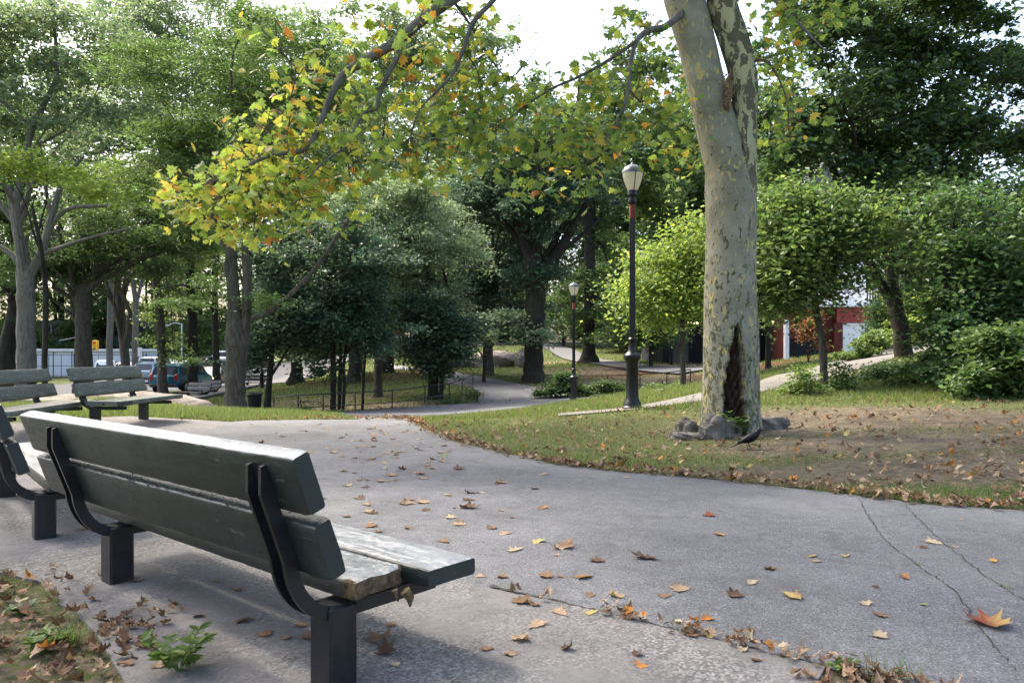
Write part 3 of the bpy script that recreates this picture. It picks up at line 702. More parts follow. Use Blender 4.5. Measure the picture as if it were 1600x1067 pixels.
T('slim bent young tree beside the upper walk with a bright green crown', 17, [(1288,604,13),(1287,570,12),(1284,530,11),(1276,490,10),(1270,450,9),(1266,400,7),(1262,350,4)],
  [(1250,370,80,50),(1215,415,55,50),(1290,400,65,60),(1320,340,60,55),(1225,340,50,50),(1205,460,28,30),(1280,455,40,18),(1325,380,35,36),(1265,315,50,30),(1195,400,40,60),(1215,480,22,24),(1235,300,30,24),(1300,330,30,30),(1240,465,28,12),(1325,435,26,14),(1180,440,26,30),(1345,350,20,26)], 'light', 8000, .135, 'bark', group=G4, pal2='mid', var2=.5, seed=38, autolimb=12, clump=.75, flat=.4, sat=12, perc=26)
T('leaning forked trunk on the slope with the large dark crown at upper right', 21, [(1413,560,29),(1408,520,25),(1400,480,23),(1393,440,19),(1390,390,13),(1384,330,11),(1370,250,8)],
  [(1350,110,120,90),(1290,180,80,70),(1430,60,120,70),(1480,160,110,80),(1300,60,90,60),(1250,250,60,60),(1420,240,100,70),(1530,230,90,60),(1240,330,40,50),(1560,90,90,70),(1400,330,70,60),(1340,270,60,50),(1580,190,70,60),(1490,270,60,50),(1230,180,60,90),(1330,20,150,50),(1500,10,140,40)], 'blue', 19000, .18, 'bark_dark', group=G4, pal2='mid', var2=.6, seed=39, autolimb=9, clump=.45, shell=.6,
  limbs=[[(1396,478,17),(1380,450,15),(1350,400,13),(1330,360,13),(1310,290,12),(1296,250,9),(1280,200,6)],[(1388,380,8),(1364,300,8),(1346,240,6),(1330,190,4)],[(1384,330,8),(1440,290,7),(1460,220,6),(1500,150,4)],[(1300,190,5),(1350,184,6),(1400,180,5)]])
T('olive-green scrub tree overhanging the shrubs at the right edge', 15.5, [(1492,560,15),(1488,520,13),(1478,470,12),(1480,420,10),(1490,350,6)],
  [(1500,390,60,60),(1540,450,60,50),(1500,320,50,30),(1575,440,50,60),(1590,500,50,40),(1520,500,60,34),(1600,340,40,36),(1640,430,50,60),(1475,470,26,36),(1480,520,34,24)], 'dark', 7500, .13, 'bark_dark', group=G4, pal2='mid', var2=.4, seed=40, autolimb=12, clump=.75, shell=.7, flat=.4, sat=12, perc=26,
  limbs=[[(1590,560,6),(1588,500,5),(1580,440,5),(1570,380,3)],[(1588,530,6),(1560,500,5),(1530,470,4),(1500,440,2)],[(1580,440,4),(1600,400,3),(1630,380,2)]])
T('tall dark scrub tree rising between the leaning trunk and the right edge', 19, [(1530,560,12),(1528,500,11),(1520,430,9),(1500,360,7),(1480,290,5)],
  [(1500,330,50,50),(1560,300,40,40),(1450,310,44,40),(1610,370,50,60),(1540,400,60,50),(1480,400,34,40)], 'mid', 4800, .14, 'bark_dark', group=G4, seed=44, autolimb=9, clump=.85, flat=.4, shell=.6,
  limbs=[[(1526,480,7),(1560,430,6),(1585,370,4),(1600,300,3)]])
T('yellow-green bush tree behind the leaning trunk on the slope', 33, [(1440,535,6),(1440,500,5),(1441,470,4)], [(1440,495,35,28),(1420,480,30,24),(1465,500,22,18)], 'lime', 2600, .15, 'bark', group=G4, seed=41, autolimb=4)
T('dark conifer-like bush against the white garage door', 34, [(1385,545,6),(1385,500,5),(1384,470,3)], [(1385,490,17,45),(1382,520,22,22),(1390,455,12,20)], 'dark', 2600, .16, 'bark_dark', group=G4, seed=42, autolimb=2)
T('tree with dark green crown hanging behind the sycamore above the dark building', 34, [(1200,572,8),(1200,520,8),(1198,460,8),(1195,380,7)], [(1195,400,60,70),(1215,320,60,70),(1150,430,60,50),(1185,470,40,25),(1230,260,70,70)], 'dark', 11000, .17, 'bark_dark', group=G4, seed=43)
# far belt closing the view; each its own tree
_k = 60; FAR = 'distant trees closing the view'
farspec = [(-420,60,'mid'),(-330,84,'light'),(-240,70,'mid'),(-150,90,'pale'),(1770,58,'mid'),(1880,66,'light'),(-60,96,'light'),(20,100,'mid'),(95,104,'light'),(165,98,'pale'),(240,110,'light'),(310,102,'mid'),(385,108,'light'),(455,100,'dark'),(525,106,'mid'),(590,112,'light'),
           (655,118,'mid'),(720,104,'dark'),(785,100,'pale'),(850,96,'mid'),(915,92,'dark'),(985,88,'mid'),(1060,84,'dark'),(1130,80,'dark'),(1200,78,'mid'),(1275,84,'mid'),(1350,88,'light'),(1430,78,'mid'),(1510,74,'light'),(1590,70,'mid'),(1660,72,'dark')]
descr = ['rounded','tall','ragged','broad','narrow']
for i, (px, Y, pal) in enumerate(farspec):
    top = {785: 70, 850: 90, 720: 110, 915: 110}.get(px, 30 if px < 600 else 110 if px < 1250 else 150)
    if px in (1510, 1590): top = 385
    gy_ = HY + (E - H((px - 800) / F * Y, Y)) * F / Y
    lo = 520; mid_ = (top + lo) / 2; hh = (lo - top) / 2
    T('%s %s-green tree in the distant belt closing the view' % (descr[i % 5], pal), Y, [(px, gy_, 12), (px + 2, gy_ - 40, 10), (px - 2, mid_, 7)],
      [(px, mid_ + hh * .45, 62, hh * .55), (px + 8, mid_ - hh * .35, 52, hh * .62), (px - 20, mid_, 50, hh * .5), (px + 5, 490, 55, 42)], pal, 10500, .5, 'bark_dark', group=FAR, seed=_k + i, clump=1.2, autolimb=3, name='distant_tree', perc=30)
BELT = 'understorey bushes far beyond the lawns'
for i, (px, Y, pal) in enumerate([(30,92,'light'),(120,94,'mid'),(300,96,'light'),(400,90,'dark'),(480,88,'mid'),(700,98,'mid'),(780,92,'light'),(980,74,'dark'),(1060,66,'dark'),(1120,62,'dark'),(1180,60,'mid'),(880,82,'mid')]):
    gy_ = HY + (E - H((px - 800) / F * Y, Y)) * F / Y
    T('dense %s-green thicket far beyond the lawns' % pal, Y, [(px, gy_, 5), (px, gy_ - 20, 4), (px, gy_ - 50, 3)], [(px, gy_ - 62, 60, 58), (px + 25, gy_ - 35, 40, 34)], pal, 3600, .36, 'bark_dark', group=BELT, seed=200 + i, clump=.9, autolimb=2, name='bush', cat='bush')
# ------------------------------------------------------------ the big sycamore
SY = 10.3
def sycamore():
    r_ = RS(101); s = SY / F; fx = (1141 - 800) * s; fz = H(fx, SY); base = np.array([fx, SY, fz])
    root = empty('sycamore_tree', base, label='big mottled sycamore with a dark hollow at its foot and yellowing leaves overhead', cat='tree')
    def stem(ctr, nrm, M_=64, sub=12):
        pass
    # lower trunk + left stem, one grid
    prof = [(1141,676,104),(1141,664,92),(1141,640,86),(1141,600,84),(1141,540,82),(1141,480,78),(1142,420,75),(1143,360,76),(1141,300,78),(1138,262,74),(1124,215,66),(1109,160,60),(1098,110,58),(1086,60,60),(1070,0,63),(1052,-70,62),(1036,-150,58),(1016,-260,50),(1000,-400,38),(990,-560,22)]
    P = np.array([W(a, b, SY) for a, b, c in prof]) - base; P[0, 2] = -.1
    R = np.array([c * s / 2 for a, b, c in prof])
    sp = smoothpath(P, 12); rr = np.interp(np.linspace(0, 1, len(sp)), np.linspace(0, 1, len(prof)), R)
    n = 96; V, fs = tube(sp, rr, n, cap=False)
    V = V.reshape(len(sp), n, 3)
    a = np.arange(n) * 2 * np.pi / n
    for i in range(len(sp)):
        c = sp[i]; d = V[i] - c; L_ = np.linalg.norm(d[:, :2], axis=1, keepdims=True) + 1e-9; z = sp[i][2]
        ang = np.arctan2(d[:, 1], d[:, 0])
        k = 1 + .03 * np.sin(2 * ang + 1 + z * .8) + .02 * np.sin(3 * ang + z * 2.1) + .012 * np.sin(5 * ang + z * 3)
        k += .10 * np.exp(-z / .35) * (np.cos(4 * ang + .6) * .7) if z < 1.4 else 0
        V[i] = c + d * k[:, None]
    V = V.reshape(-1, 3)
    # hollow: tall inverted V on the camera side (px 1128..1172 at the foot, tip at y 508)
    wx = (V[:, 0] + fx) / (V[:, 1] + SY) * F + 800; wy = HY + (E - V[:, 2] - fz) * F / (V[:, 1] + SY)
    front = V[:, 1] < -.02
    t = np.clip((wy - 506) / 95, 0, 1)
    lf = 1151 - 19 * t ** .85 - 2 * np.clip((wy - 600) / 60, 0, 1); rt = 1155.5 + 7 * t ** .6 + 5 * np.clip((wy - 610) / 50, 0, 1)
    edge = np.minimum(wx - lf, rt - wx) + .9 * np.sin(wy * .21) + .6 * np.sin(wy * .5 + 1)
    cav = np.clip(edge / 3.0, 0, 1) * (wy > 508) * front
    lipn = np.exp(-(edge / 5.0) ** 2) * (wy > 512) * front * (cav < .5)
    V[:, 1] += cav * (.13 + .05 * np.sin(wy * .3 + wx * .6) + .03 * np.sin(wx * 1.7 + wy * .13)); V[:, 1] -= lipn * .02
    hh = np.maximum(V[:, 2], 0)
    lower = MB(); n1 = len(V)
    # right stem
    prof2 = [(1150,345,44),(1156,300,50),(1158,262,48),(1161,220,42),(1164,180,40),(1164,140,41),(1159,105,42),(1146,60,44),(1130,10,44),(1118,-60,42),(1120,-160,36),(1140,-300,26),(1160,-460,14)]
    P2_ = np.array([W(a_, b_, SY - .08) for a_, b_, c_ in prof2]) - base
    R2 = np.array([c_ * s / 2 for a_, b_, c_ in prof2]); sp2 = smoothpath(P2_, 8)
    V2, fs2 = tube(sp2, np.interp(np.linspace(0, 1, len(sp2)), np.linspace(0, 1, len(prof2)), R2), 40, cap=True, wob=.07, seed=3)
    wy2 = HY + (E - V2[:, 2] - fz) * F / (V2[:, 1] + SY)
    # knots: healed wounds
    V2[:, 1] -= .05 * np.exp(-(((V2[:, 0] + fx) / SY * F + 800 - 1158) ** 2 + (wy2 - 232) ** 2) / 60)
    allV = np.vstack([V, V2]); fa = list(fs) + [tuple(i + n1 for i in f) for f in fs2]
    rsA = np.concatenate([np.zeros(n1), np.clip((330 - wy2) / 60, 0, 1)])
    kn = np.exp(-((wx - 1138) ** 2 + ((wy - 150) * .45) ** 2) / 50); 
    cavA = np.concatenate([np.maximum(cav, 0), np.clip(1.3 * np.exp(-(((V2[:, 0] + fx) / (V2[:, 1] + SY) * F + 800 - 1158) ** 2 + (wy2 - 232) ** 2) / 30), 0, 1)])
    hA = np.concatenate([hh, V2[:, 2]])
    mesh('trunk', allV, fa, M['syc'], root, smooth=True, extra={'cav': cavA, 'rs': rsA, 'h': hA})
    # torn bark flap in the fork
    mb = MB(); c0 = W(1138, 150, SY - .32) - base
    pts_ = [c0 + np.array([dx * s, 0, dz * s]) for dx, dz in ((3, 34), (-3, 18), (1, 2), (-4, -14), (2, -24))]
    V_, f_ = tube(pts_, [.015, .05, .065, .05, .012], 7, wob=.5, seed=5); mb.add(V_, f_); mb.build('torn_bark', M['rot'], root, smooth=True)
    # limbs
    def limb(pts3, w0, w1, seg=9):
        lp = np.array(pts3) - base; sp_ = smoothpath(lp, 5); V_, f_ = tube(sp_, np.linspace(w0, w1, len(sp_)), seg, wob=.08, seed=int(w0 * 1e4)); 
        return V_, f_
    LM = [
     # (points (px,py,Y)), start radius, end radius
     ([(1036,-150,10.2),(960,-170,9.6),(860,-120,9.0),(770,-45,8.8),(707,0,8.7),(660,32,8.6),(625,62,8.6),(580,90,8.5),(540,114,8.5),(522,142,8.4),(507,176,8.4),(491,216,8.3),(470,236,8.3),(424,243,8.2),(380,262,8.1),(340,282,8.0)], .085, .012),
     ([(630,60,8.6),(618,95,8.5),(604,120,8.4),(592,150,8.4),(588,170,8.3),(569,177,8.3),(553,205,8.2),(543,228,8.1),(510,250,8.0),(480,280,8.0)], .033, .008),
     ([(860,-120,9.0),(815,-60,8.4),(771,0,8.3),(740,35,8.3),(723,80,8.3),(708,115,8.3),(680,145,8.2),(655,175,8.2),(640,215,8.1)], .038, .007),
     ([(1066,20,10.1),(1040,42,9.9),(1015,48,9.7),(995,64,9.5),(985,100,9.4),(982,140,9.3),(968,185,9.2),(940,225,9.1),(905,270,9.0)], .05, .008),
     ([(995,64,9.5),(950,95,9.0),(905,120,8.8),(860,140,8.7),(815,170,8.6),(775,205,8.5)], .025, .006),
     ([(524,120,8.5),(495,112,8.5),(462,105,8.4),(435,70,8.4),(430,30,8.4)], .016, .004),
     ([(462,105,8.4),(458,140,8.3),(440,180,8.3),(425,210,8.2)], .010, .003),
     ([(707,0,8.7),(735,40,8.9),(765,90,8.9),(800,120,8.8),(850,60,8.8)], .02, .004),
     ([(1130,20,10.2),(1180,-20,10),(1230,20,9.8),(1270,60,9.7),(1300,90,9.6)], .04, .006),
     ([(1165,100,10.2),(1195,95,10.0),(1215,120,9.9),(1230,160,9.8),(1232,200,9.8),(1240,240,9.8)], .02, .004),
     ([(1036,-150,10.2),(900,-260,9.5),(720,-330,8.5),(480,-330,7.5),(250,-260,7.0)], .09, .02),
     ([(1016,-260,10.2),(930,-420,12.0),(820,-470,14.0),(620,-380,17.0)], .09, .02),
     ([(1120,-160,10.3),(1300,-260,10),(1500,-330,9.5),(1700,-380,9)], .08, .02),
     ([(724,78,8.3),(745,110,8.4),(755,150,8.4),(742,190,8.4)], .010, .003),
     ([(507,176,8.4),(480,170,8.3),(450,200,8.2),(455,260,8.2),(470,310,8.1)], .010, .003),
     ([(380,262,8.1),(372,290,8.1),(352,310,8.0),(380,340,8.0)], .009, .003),
     ([(424,243,8.2),(430,280,8.2),(415,310,8.2),(398,345,8.1)], .009, .003),
     ([(905,120,8.8),(900,165,8.8),(880,205,8.8),(850,240,8.7)], .010, .003),
     ([(982,140,9.3),(1010,170,9.4),(1040,200,9.4),(1060,230,9.5)], .012, .004)]
    allp = []
    for p3, w0, w1 in LM:
        P3 = np.array([W(*q) for q in p3]); V_, f_ = limb(P3, w0, w1)
        mesh('limb', V_, f_, M['bark_grey'] if w0 > .03 else M['twig'], root, smooth=True)
        allp.append(smoothpath(P3, 6))
    allp = np.vstack(allp)
    # hanging foliage
    def zone(bl, dens, pal, seed, nm='crown', size=.115, pal2='gold', v2=.08, pal3=None):
        rz = RS(seed); Cs = []; tw = MB()
        for (px, py, rx, ry, Y, k) in bl:
            area = math.pi * rx * ry; n_c = max(3, int(area / 650 * k * dens))
            for _ in range(n_c):
                a_ = rz.uniform(0, 6.28); q = math.sqrt(rz.uniform(0, 1)); jit = rz.normal(.28, .35)
                ax_, ay_ = px + math.cos(a_) * rx * q, py + math.sin(a_) * ry * q
                if 945 < ax_ < 1012 and 232 < ay_ < 345: continue
                c = W(ax_, ay_, Y + jit)
                m_ = rz.randint(5, 11)
                Cs.append(c + rz.normal(0, 1, (m_, 3)) * [.12, .12, .10])
                # twig back to the nearest limb
                dd = np.linalg.norm(allp - c, axis=1); j = np.argmin(dd)
                if dd[j] < 1.3 and rz.uniform() < .8:
                    mid = (allp[j] + c) / 2 + rz.normal(0, .06, 3) + [0, 0, .05]
                    V_, f_ = tube(smoothpath([allp[j] - base, mid - base, c - base], 3), np.linspace(.006, .0025, 7), 4); tw.add(V_, f_)
        C = np.vstack(Cs) - base; n_ = len(C)
        V_, F_, k_ = lobed(C, size, rz, 1.0, .8)
        col = pick(pal, n_, rz, .18)
        if pal3: s3 = rz.uniform(0, 1, n_) < .4; col[s3] = pick(pal3, n_, rz)[s3]
        sel = rz.uniform(0, 1, n_) < v2; col[sel] = pick(pal2, n_, rz)[sel]
        mesh(nm, V_, F_, M['leaf_near'], root, col=np.repeat(col, k_, 0))
        if tw.v: tag(tw.build('twigs', M['twig'], root), kind='stuff')
    Z1 = [(300,300,48,42,8.1,1.2),(365,325,85,55,8.1,1.25),(385,365,40,28,8.0,1),(430,250,95,65,8.2,1.1),(470,320,95,40,8.1,.9),(425,200,60,45,8.2,.6)]
    Z2 = [(530,150,95,80,8.4,.8),(600,230,120,70,8.3,.9),(620,110,100,80,8.5,.9),(680,60,80,60,8.7,.9),(700,200,100,75,8.3,1.1),(560,270,60,35,8.2,.8),(690,270,55,25,8.2,.9),
          (740,60,40,60,8.6,.9),(450,90,45,60,8.4,.35),(560,40,60,40,8.6,.5),(390,40,35,25,8.4,.3)]
    Z3 = [(780,170,90,70,8.6,1),(840,230,95,70,8.7,1),(900,180,100,70,8.9,1.1),(960,150,70,70,9.3,1.2),(930,250,75,60,9.1,.9),(870,300,45,28,8.8,.8),(1010,120,50,70,9.6,1.0),(1030,220,60,60,9.5,1),
          (1070,200,45,90,11.0,1.2),(1060,130,40,60,10.9,1.1),(1000,60,45,30,9.8,.7),(960,20,20,18,9.6,.5),(770,100,40,50,8.8,.7)]
    Z4 = [(1215,50,60,50,9.9,1.3),(1260,30,60,40,9.7,1.0),(1220,120,45,55,10.6,1.2),(1225,215,32,45,9.8,.8),(1190,150,40,90,11.0,1.2),(1245,170,35,40,9.9,.6),(1300,20,50,25,9.6,.7)]
    zone(Z1, 1.3, 'sycy', 301, v2=.13); zone(Z2, .95, 'syc', 302, v2=.12, pal3='sycy'); zone(Z3, 1.15, 'syc', 303, v2=.06); zone(Z4, 1.25, 'syc', 304, v2=.05)
    # crown top out of view, with a leaf grid added to shade the foreground
    bl = []
    for gx_ in np.arange(-12.5, 3.6, 2.5):
        for gy_ in np.arange(5.0, 17.6, 2.6):
            q = np.array([gx_, gy_]) + r_.normal(0, .35, 2)
            if np.hypot(q[0] + 7.8, q[1] - 11.7) < 1.6: continue  # gap shaped to let sun onto the hanging leaves
            bl.append((q[0], q[1], 12.3 + r_.normal(0, .5), 1.9, 1.9, .9))
    bl += [(2, 9.5, 9.6, 2.5, 2.2, 1.4), (5.5, 10, 9.2, 2.2, 2.2, 1.3), (3.5, 11, 13, 4, 3.5, 2.2)]
    crown('crown', bl, UPPER_SHADE, .26, 'syc', 305, root, tuple(base), clump=.7, tilt=.5, perc=24, ratio=.85, mat='leaf_near', shell=.8, sat=0)
    return root
UPPER_SHADE = 9500
syc = sycamore()

# ------------------------------------------------------------ rocks
def rock(label, px, py, wx, wy, hz, mat, seed, rz=0, name='rock', sink=.3, Y=None, sub=26, strata=.06):
    r_ = RS(seed); c = GP(px, py) if Y is None else G(px, Y)
    nu, nv = sub * 2, sub; ph = r_.uniform(0, 6.28, 12); V = []
    for i in range(nv + 1):
        th = math.pi * i / nv
        for j in range(nu):
            a = 2 * math.pi * j / nu
            d = np.array([math.sin(th) * math.cos(a), math.sin(th) * math.sin(a), math.cos(th)])
            d = np.sign(d) * np.abs(d) ** .72
            k = 1 + .13 * math.sin(2.3 * d[0] * 2 + ph[0]) + .12 * math.sin(3.1 * d[1] * 2 + ph[1] + d[2]) + .08 * math.sin(6 * d[0] + 4 * d[2] + ph[2]) + .05 * math.sin(11 * d[1] + 7 * d[0] + ph[3]) + .03 * math.sin(17 * d[2] + 13 * d[0] + ph[4]) + r_.normal(0, .006)
            p = d * k * [wx / 2, wy / 2, hz]
            q = p[2] / hz * 5 + d[0] * .8; p[2] += (round(q) - q) * strata * hz
            V.append(p)
    fs = [(i * nu + j, (i + 1) * nu + j, (i + 1) * nu + (j + 1) % nu, i * nu + (j + 1) % nu) for i in range(nv) for j in range(nu)]
    o = mesh(name, V, fs, M[mat], None, smooth=True); o.data.set_sharp_from_angle(angle=math.radians(35))
    o.location = (c[0], c[1], c[2] + hz * (1 - sink) - hz * .55); o.rotation_euler = (0, 0, rz)
    return tag(o, label, 'rock')
rock('rounded grey boulder right in front of the sycamore foot', 1124, 671, .48, .32, .19, 'rock', 1, .2, sink=.1, Y=9.75)
rock('dark knobbly rock left of the sycamore foot with an orange leaf on it', 1073, 661, .30, .28, .15, 'rock', 2, .5, sink=.15, Y=10.2)
rock('low flat slab lying on the grass left of the rounded boulder', 1070, 674, .40, .30, .06, 'rock', 3, -.1, sink=.1, Y=9.75)
rock('long low rock ridge running right from the sycamore foot', 1200, 664, .55, .26, .12, 'rock', 4, -.12, sink=.15, Y=10.45)
rock('broad pinkish bedrock outcrop behind the olive bench', 200, 0, 3.6, 2.0, .5, 'rock_pale', 5, .05, Y=16.3, sink=1.27, name='bedrock_outcrop')
rock('pale bedrock hump seen between the two farther left benches', 70, 0, 3.4, 2.2, .6, 'rock_pale', 6, .3, Y=15.8, sink=1.25, name='bedrock_outcrop')
rock('long grey bedrock outcrop lying on the middle lawn', 760, 0, 6.4, 4.5, .85, 'rock_pale', 7, .1, Y=53, sink=.3, name='bedrock_outcrop')
rock('dark squarish boulder on the middle lawn beside the black trunk', 822, 0, 1.2, 1.0, .9, 'rock', 8, .3, Y=50, sink=.2)

# ------------------------------------------------------------ benches
def bench(label, ox, oy, th, L=2.44, top='worn', wood='paint', group='slatted park benches round the concrete pad', rotten=False, dz=0, patch=False, posts=(.2, 1.98), h=.83, name='park_bench'):
    z0 = H(ox, oy) if dz is None else dz
    root = empty(name, (ox, oy, z0), th, label=label, cat='bench', group=group)
    Wd, T_, gap, tilt, hs = .197, .067, .035, .345, .378
    c, si = math.cos(tilt), math.sin(tilt); r_ = RS(int(abs(ox * 1000)))
    def plank(nm, s0, s1, f, worn_faces, lab=None, ragged=0, mats=None, ww=Wd, worn_at=None):
        """f maps (s,u,v): u down/width 0..ww, v thickness; builds a subdivided bevelled board"""
        ns = 90 if ragged or top == 'worn' else 20; sec = []
        b = .010
        ring = [(0, b), (b * .3, b * .3), (b, 0), (ww * .33, 0), (ww * .66, 0), (ww - b, 0), (ww - b * .3, b * .3), (ww, b), (ww, T_ - b), (ww - b * .3, T_ - b * .3), (ww - b, T_), (ww * .66, T_), (ww * .33, T_), (b, T_), (b * .3, T_ - b * .3), (0, T_ - b)]
        V = []; fs = []; mi = []; k = len(ring)
        for i in range(ns + 1):
            s_ = s0 + (s1 - s0) * i / ns; e = min(i, ns - i)
            shr = .0035 if e == 0 else 0
            for (u, v) in ring:
                du = r_.normal(0, .0007); dv = r_.normal(0, .0007)
                uu = u + (shr if u < ww / 2 else -shr) + du; vv = v + (shr if v < T_ / 2 else -shr) + dv; sx = s_
                if ragged and s_ < s0 + .10:
                    q = (s0 + .10 - s_) / .10; sx = s_ + q * ragged * (.25 + .75 * (u / ww)) * (1 + .5 * math.sin(u * 90) + .35 * math.sin(v * 130))
                    uu += math.sin(s_ * 300 + v * 90) * .006 * q; vv += math.sin(s_ * 210 + u * 60) * .008 * q
                V.append(f(sx, uu, vv))
        for i in range(ns):
            for j in range(k):
                j2 = (j + 1) % k; fs.append((i * k + j, i * k + j2, (i + 1) * k + j2, (i + 1) * k + j)); mi.append(1 if j in worn_faces else (2 if ragged and i < 3 else 0))
        fs.append(tuple(range(k))[::-1]); mi.append(2 if ragged else 0); fs.append(tuple(ns * k + j for j in range(k))); mi.append(0)
        V = np.array(V); a = np.cross(V[fs[0][1]] - V[fs[0][0]], V[fs[0][2]] - V[fs[0][0]]); ctr = V[:k].mean(0)
        if np.dot(a, V[fs[0][0]] - ctr) < 0: fs = [q[::-1] for q in fs]
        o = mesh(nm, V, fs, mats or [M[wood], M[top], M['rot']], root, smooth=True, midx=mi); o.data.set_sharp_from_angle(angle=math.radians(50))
        if lab: o['label'] = lab
        return o
    B = lambda u0: (lambda s, u, v: ((u + u0) * si + v * c, s, h - (u + u0) * c + v * si))
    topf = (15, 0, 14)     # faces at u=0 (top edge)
    plank('backrest_plank', 0, L, B(0), topf, 'upper backrest board with a chipped corner and worn top edge painted with sky sheen' if rotten else None)
    plank('backrest_plank', .0, L, B(Wd + gap), (), None)
    if rotten:   # worn hollow corner of the upper board, moss in the gap
        mb = MB()
        for k in range(240):
            s_ = r_.uniform(.05, L - .05); p = B(Wd + gap)(s_, r_.uniform(-.012, .002), r_.uniform(.0, .03)); a = r_.uniform(.001, .004)
            mb.add([np.array(p) + r_.normal(0, a, 3) for _ in range(4)], [(0, 1, 2), (0, 2, 3), (1, 3, 2), (0, 3, 1)])
        tag(mb.build('moss', M['rot'], root), kind='stuff')
    ws = .246
    S = lambda t0: (lambda s, u, v: (t0 + u, s, hs - v))
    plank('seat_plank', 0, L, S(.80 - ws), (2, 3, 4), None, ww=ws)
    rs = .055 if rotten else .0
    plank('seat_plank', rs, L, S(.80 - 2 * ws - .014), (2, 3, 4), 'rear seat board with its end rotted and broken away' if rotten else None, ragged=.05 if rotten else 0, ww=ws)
    if patch:
        mb = MB(); mb.box(.80 - .05, .8045, .0 - .003, .30, hs - T_ - .004, hs - .012); mb.build('repair_board', M['paint'], root)
    if rotten:
        mb = MB(); mb.tube([(.50, .06, hs - .07), (.515, .05, hs - .095), (.52, .055, hs - .13)], [.022, .017, .004], 6)
        mb.tube([(.46, .07, hs - .06), (.47, .06, hs - .10)], [.014, .003], 5); mb.build('hanging_splinter', M['rot'], root, smooth=True)
    for sp in posts:
        mb = MB(); mb.box(.30 - .058, .30 + .058, sp - .062, sp + .062, -.12, hs - T_ - .018, bev=.010)
        mb.build('leg', M['steel'], root)
        # pair of bent flat bars
        mb = MB()
        path = []
        for q in np.linspace(0, 1, 5): 
            u = .035 + q * .33; path.append((u * si - .001, h - u * c))
        cx, cz = path[-1][0] + .135, None
        p_end = path[-1]; zb = hs - T_ - .020
        # arc from back slope to horizontal under the seat
        for q in np.linspace(.12, 1, 9):
            a = q; x = p_end[0] + (p_end[0] * 0) + si * .0 + .16 * (a ** 1.6) + .02 * a; z = p_end[1] + (zb - p_end[1]) * (1 - (1 - a) ** 2.1)
            path.append((x, z))
        path.append((.42, zb)); path.append((.74, zb))
        Pp = np.array(path); Tn = np.gradient(Pp, axis=0); Tn /= np.linalg.norm(Tn, axis=1)[:, None]; Nn = np.stack([Tn[:, 1], -Tn[:, 0]], 1)  # outward (back/down)
        for ds in (-.038, .038):
            V = []; m_ = len(Pp)
            for i in range(m_):
                dep = .048; 
                if i == 0: dep = .018
                for (ss, dd) in ((-.008, 0), (.008, 0), (.008, dep), (-.008, dep)):
                    q = Pp[i] - Nn[i] * dd * -1 if False else Pp[i] + Nn[i] * dd * (1)
                    V.append((q[0], sp + ds + ss, q[1]))
            fs = []
            for i in range(m_ - 1):
                for j in range(4): fs.append((i * 4 + j, i * 4 + (j + 1) % 4, (i + 1) * 4 + (j + 1) % 4, (i + 1) * 4 + j))
            fs += [(3, 2, 1, 0), tuple((m_ - 1) * 4 + j for j in range(4))]
            mb.add(V, fs)
        # web plate between the bars
        V = []; 
        for i in range(m_):
            for ss in (-.03, .03): V.append((Pp[i][0] + Nn[i][0] * .004, sp + ss, Pp[i][1] + Nn[i][1] * .004))
        mb.add(V, [(2 * i, 2 * i + 1, 2 * i + 3, 2 * i + 2) for i in range(m_ - 1)])
        bt = mb; _mi = len(bt.m)
        for u in (.10, .27, .36):
            x, z = u * si - .012, h - u * c
            bt.lathe([(.001, -.006), (.009, -.006), (.009, .004), (.005, .007)], 8)
            nv = len(bt.v) - 32
            for i in range(nv, len(bt.v)):
                a, b_, c_ = bt.v[i]; bt.v[i] = (x - c_, sp + a, z + b_)
        bt.m[_mi:] = [1] * (len(bt.m) - _mi); bt.build('backrest_support', [M['steel'], M['bolt']], root)
    return root
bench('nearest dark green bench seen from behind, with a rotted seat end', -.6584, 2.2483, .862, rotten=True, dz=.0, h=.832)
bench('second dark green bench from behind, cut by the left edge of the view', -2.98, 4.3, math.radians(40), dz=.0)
bench('dark slate-green bench facing right between the cut-off one and the olive one', -6.86, 9.05, math.radians(6), wood='olive', top='olive', dz=None)
bench('farthest bench of the pad, weathered olive boards with a dark repair at its seat end', -6.3, 10.65, math.radians(-2), L=1.86, wood='olive', top='olive', patch=True, posts=(.22, 1.55), dz=None)
def far_bench(label, px, Y, th, L=1.8):
    x = (px - 800) / F * Y
    r = bench(label, x, Y, th, L=L, wood='steel', top='steel', group='small dark benches along the far pavement', posts=(.2, L - .2), dz=None)
far_bench('left one of two small dark benches at the far pavement', 297, 42, math.radians(-115), 1.7)
far_bench('right one of two small dark benches at the far pavement', 318, 44, math.radians(-115), 1.5)
far_bench('small dark bench half hidden behind the large forked trunk', 386, 50, math.radians(-100), 1.5)

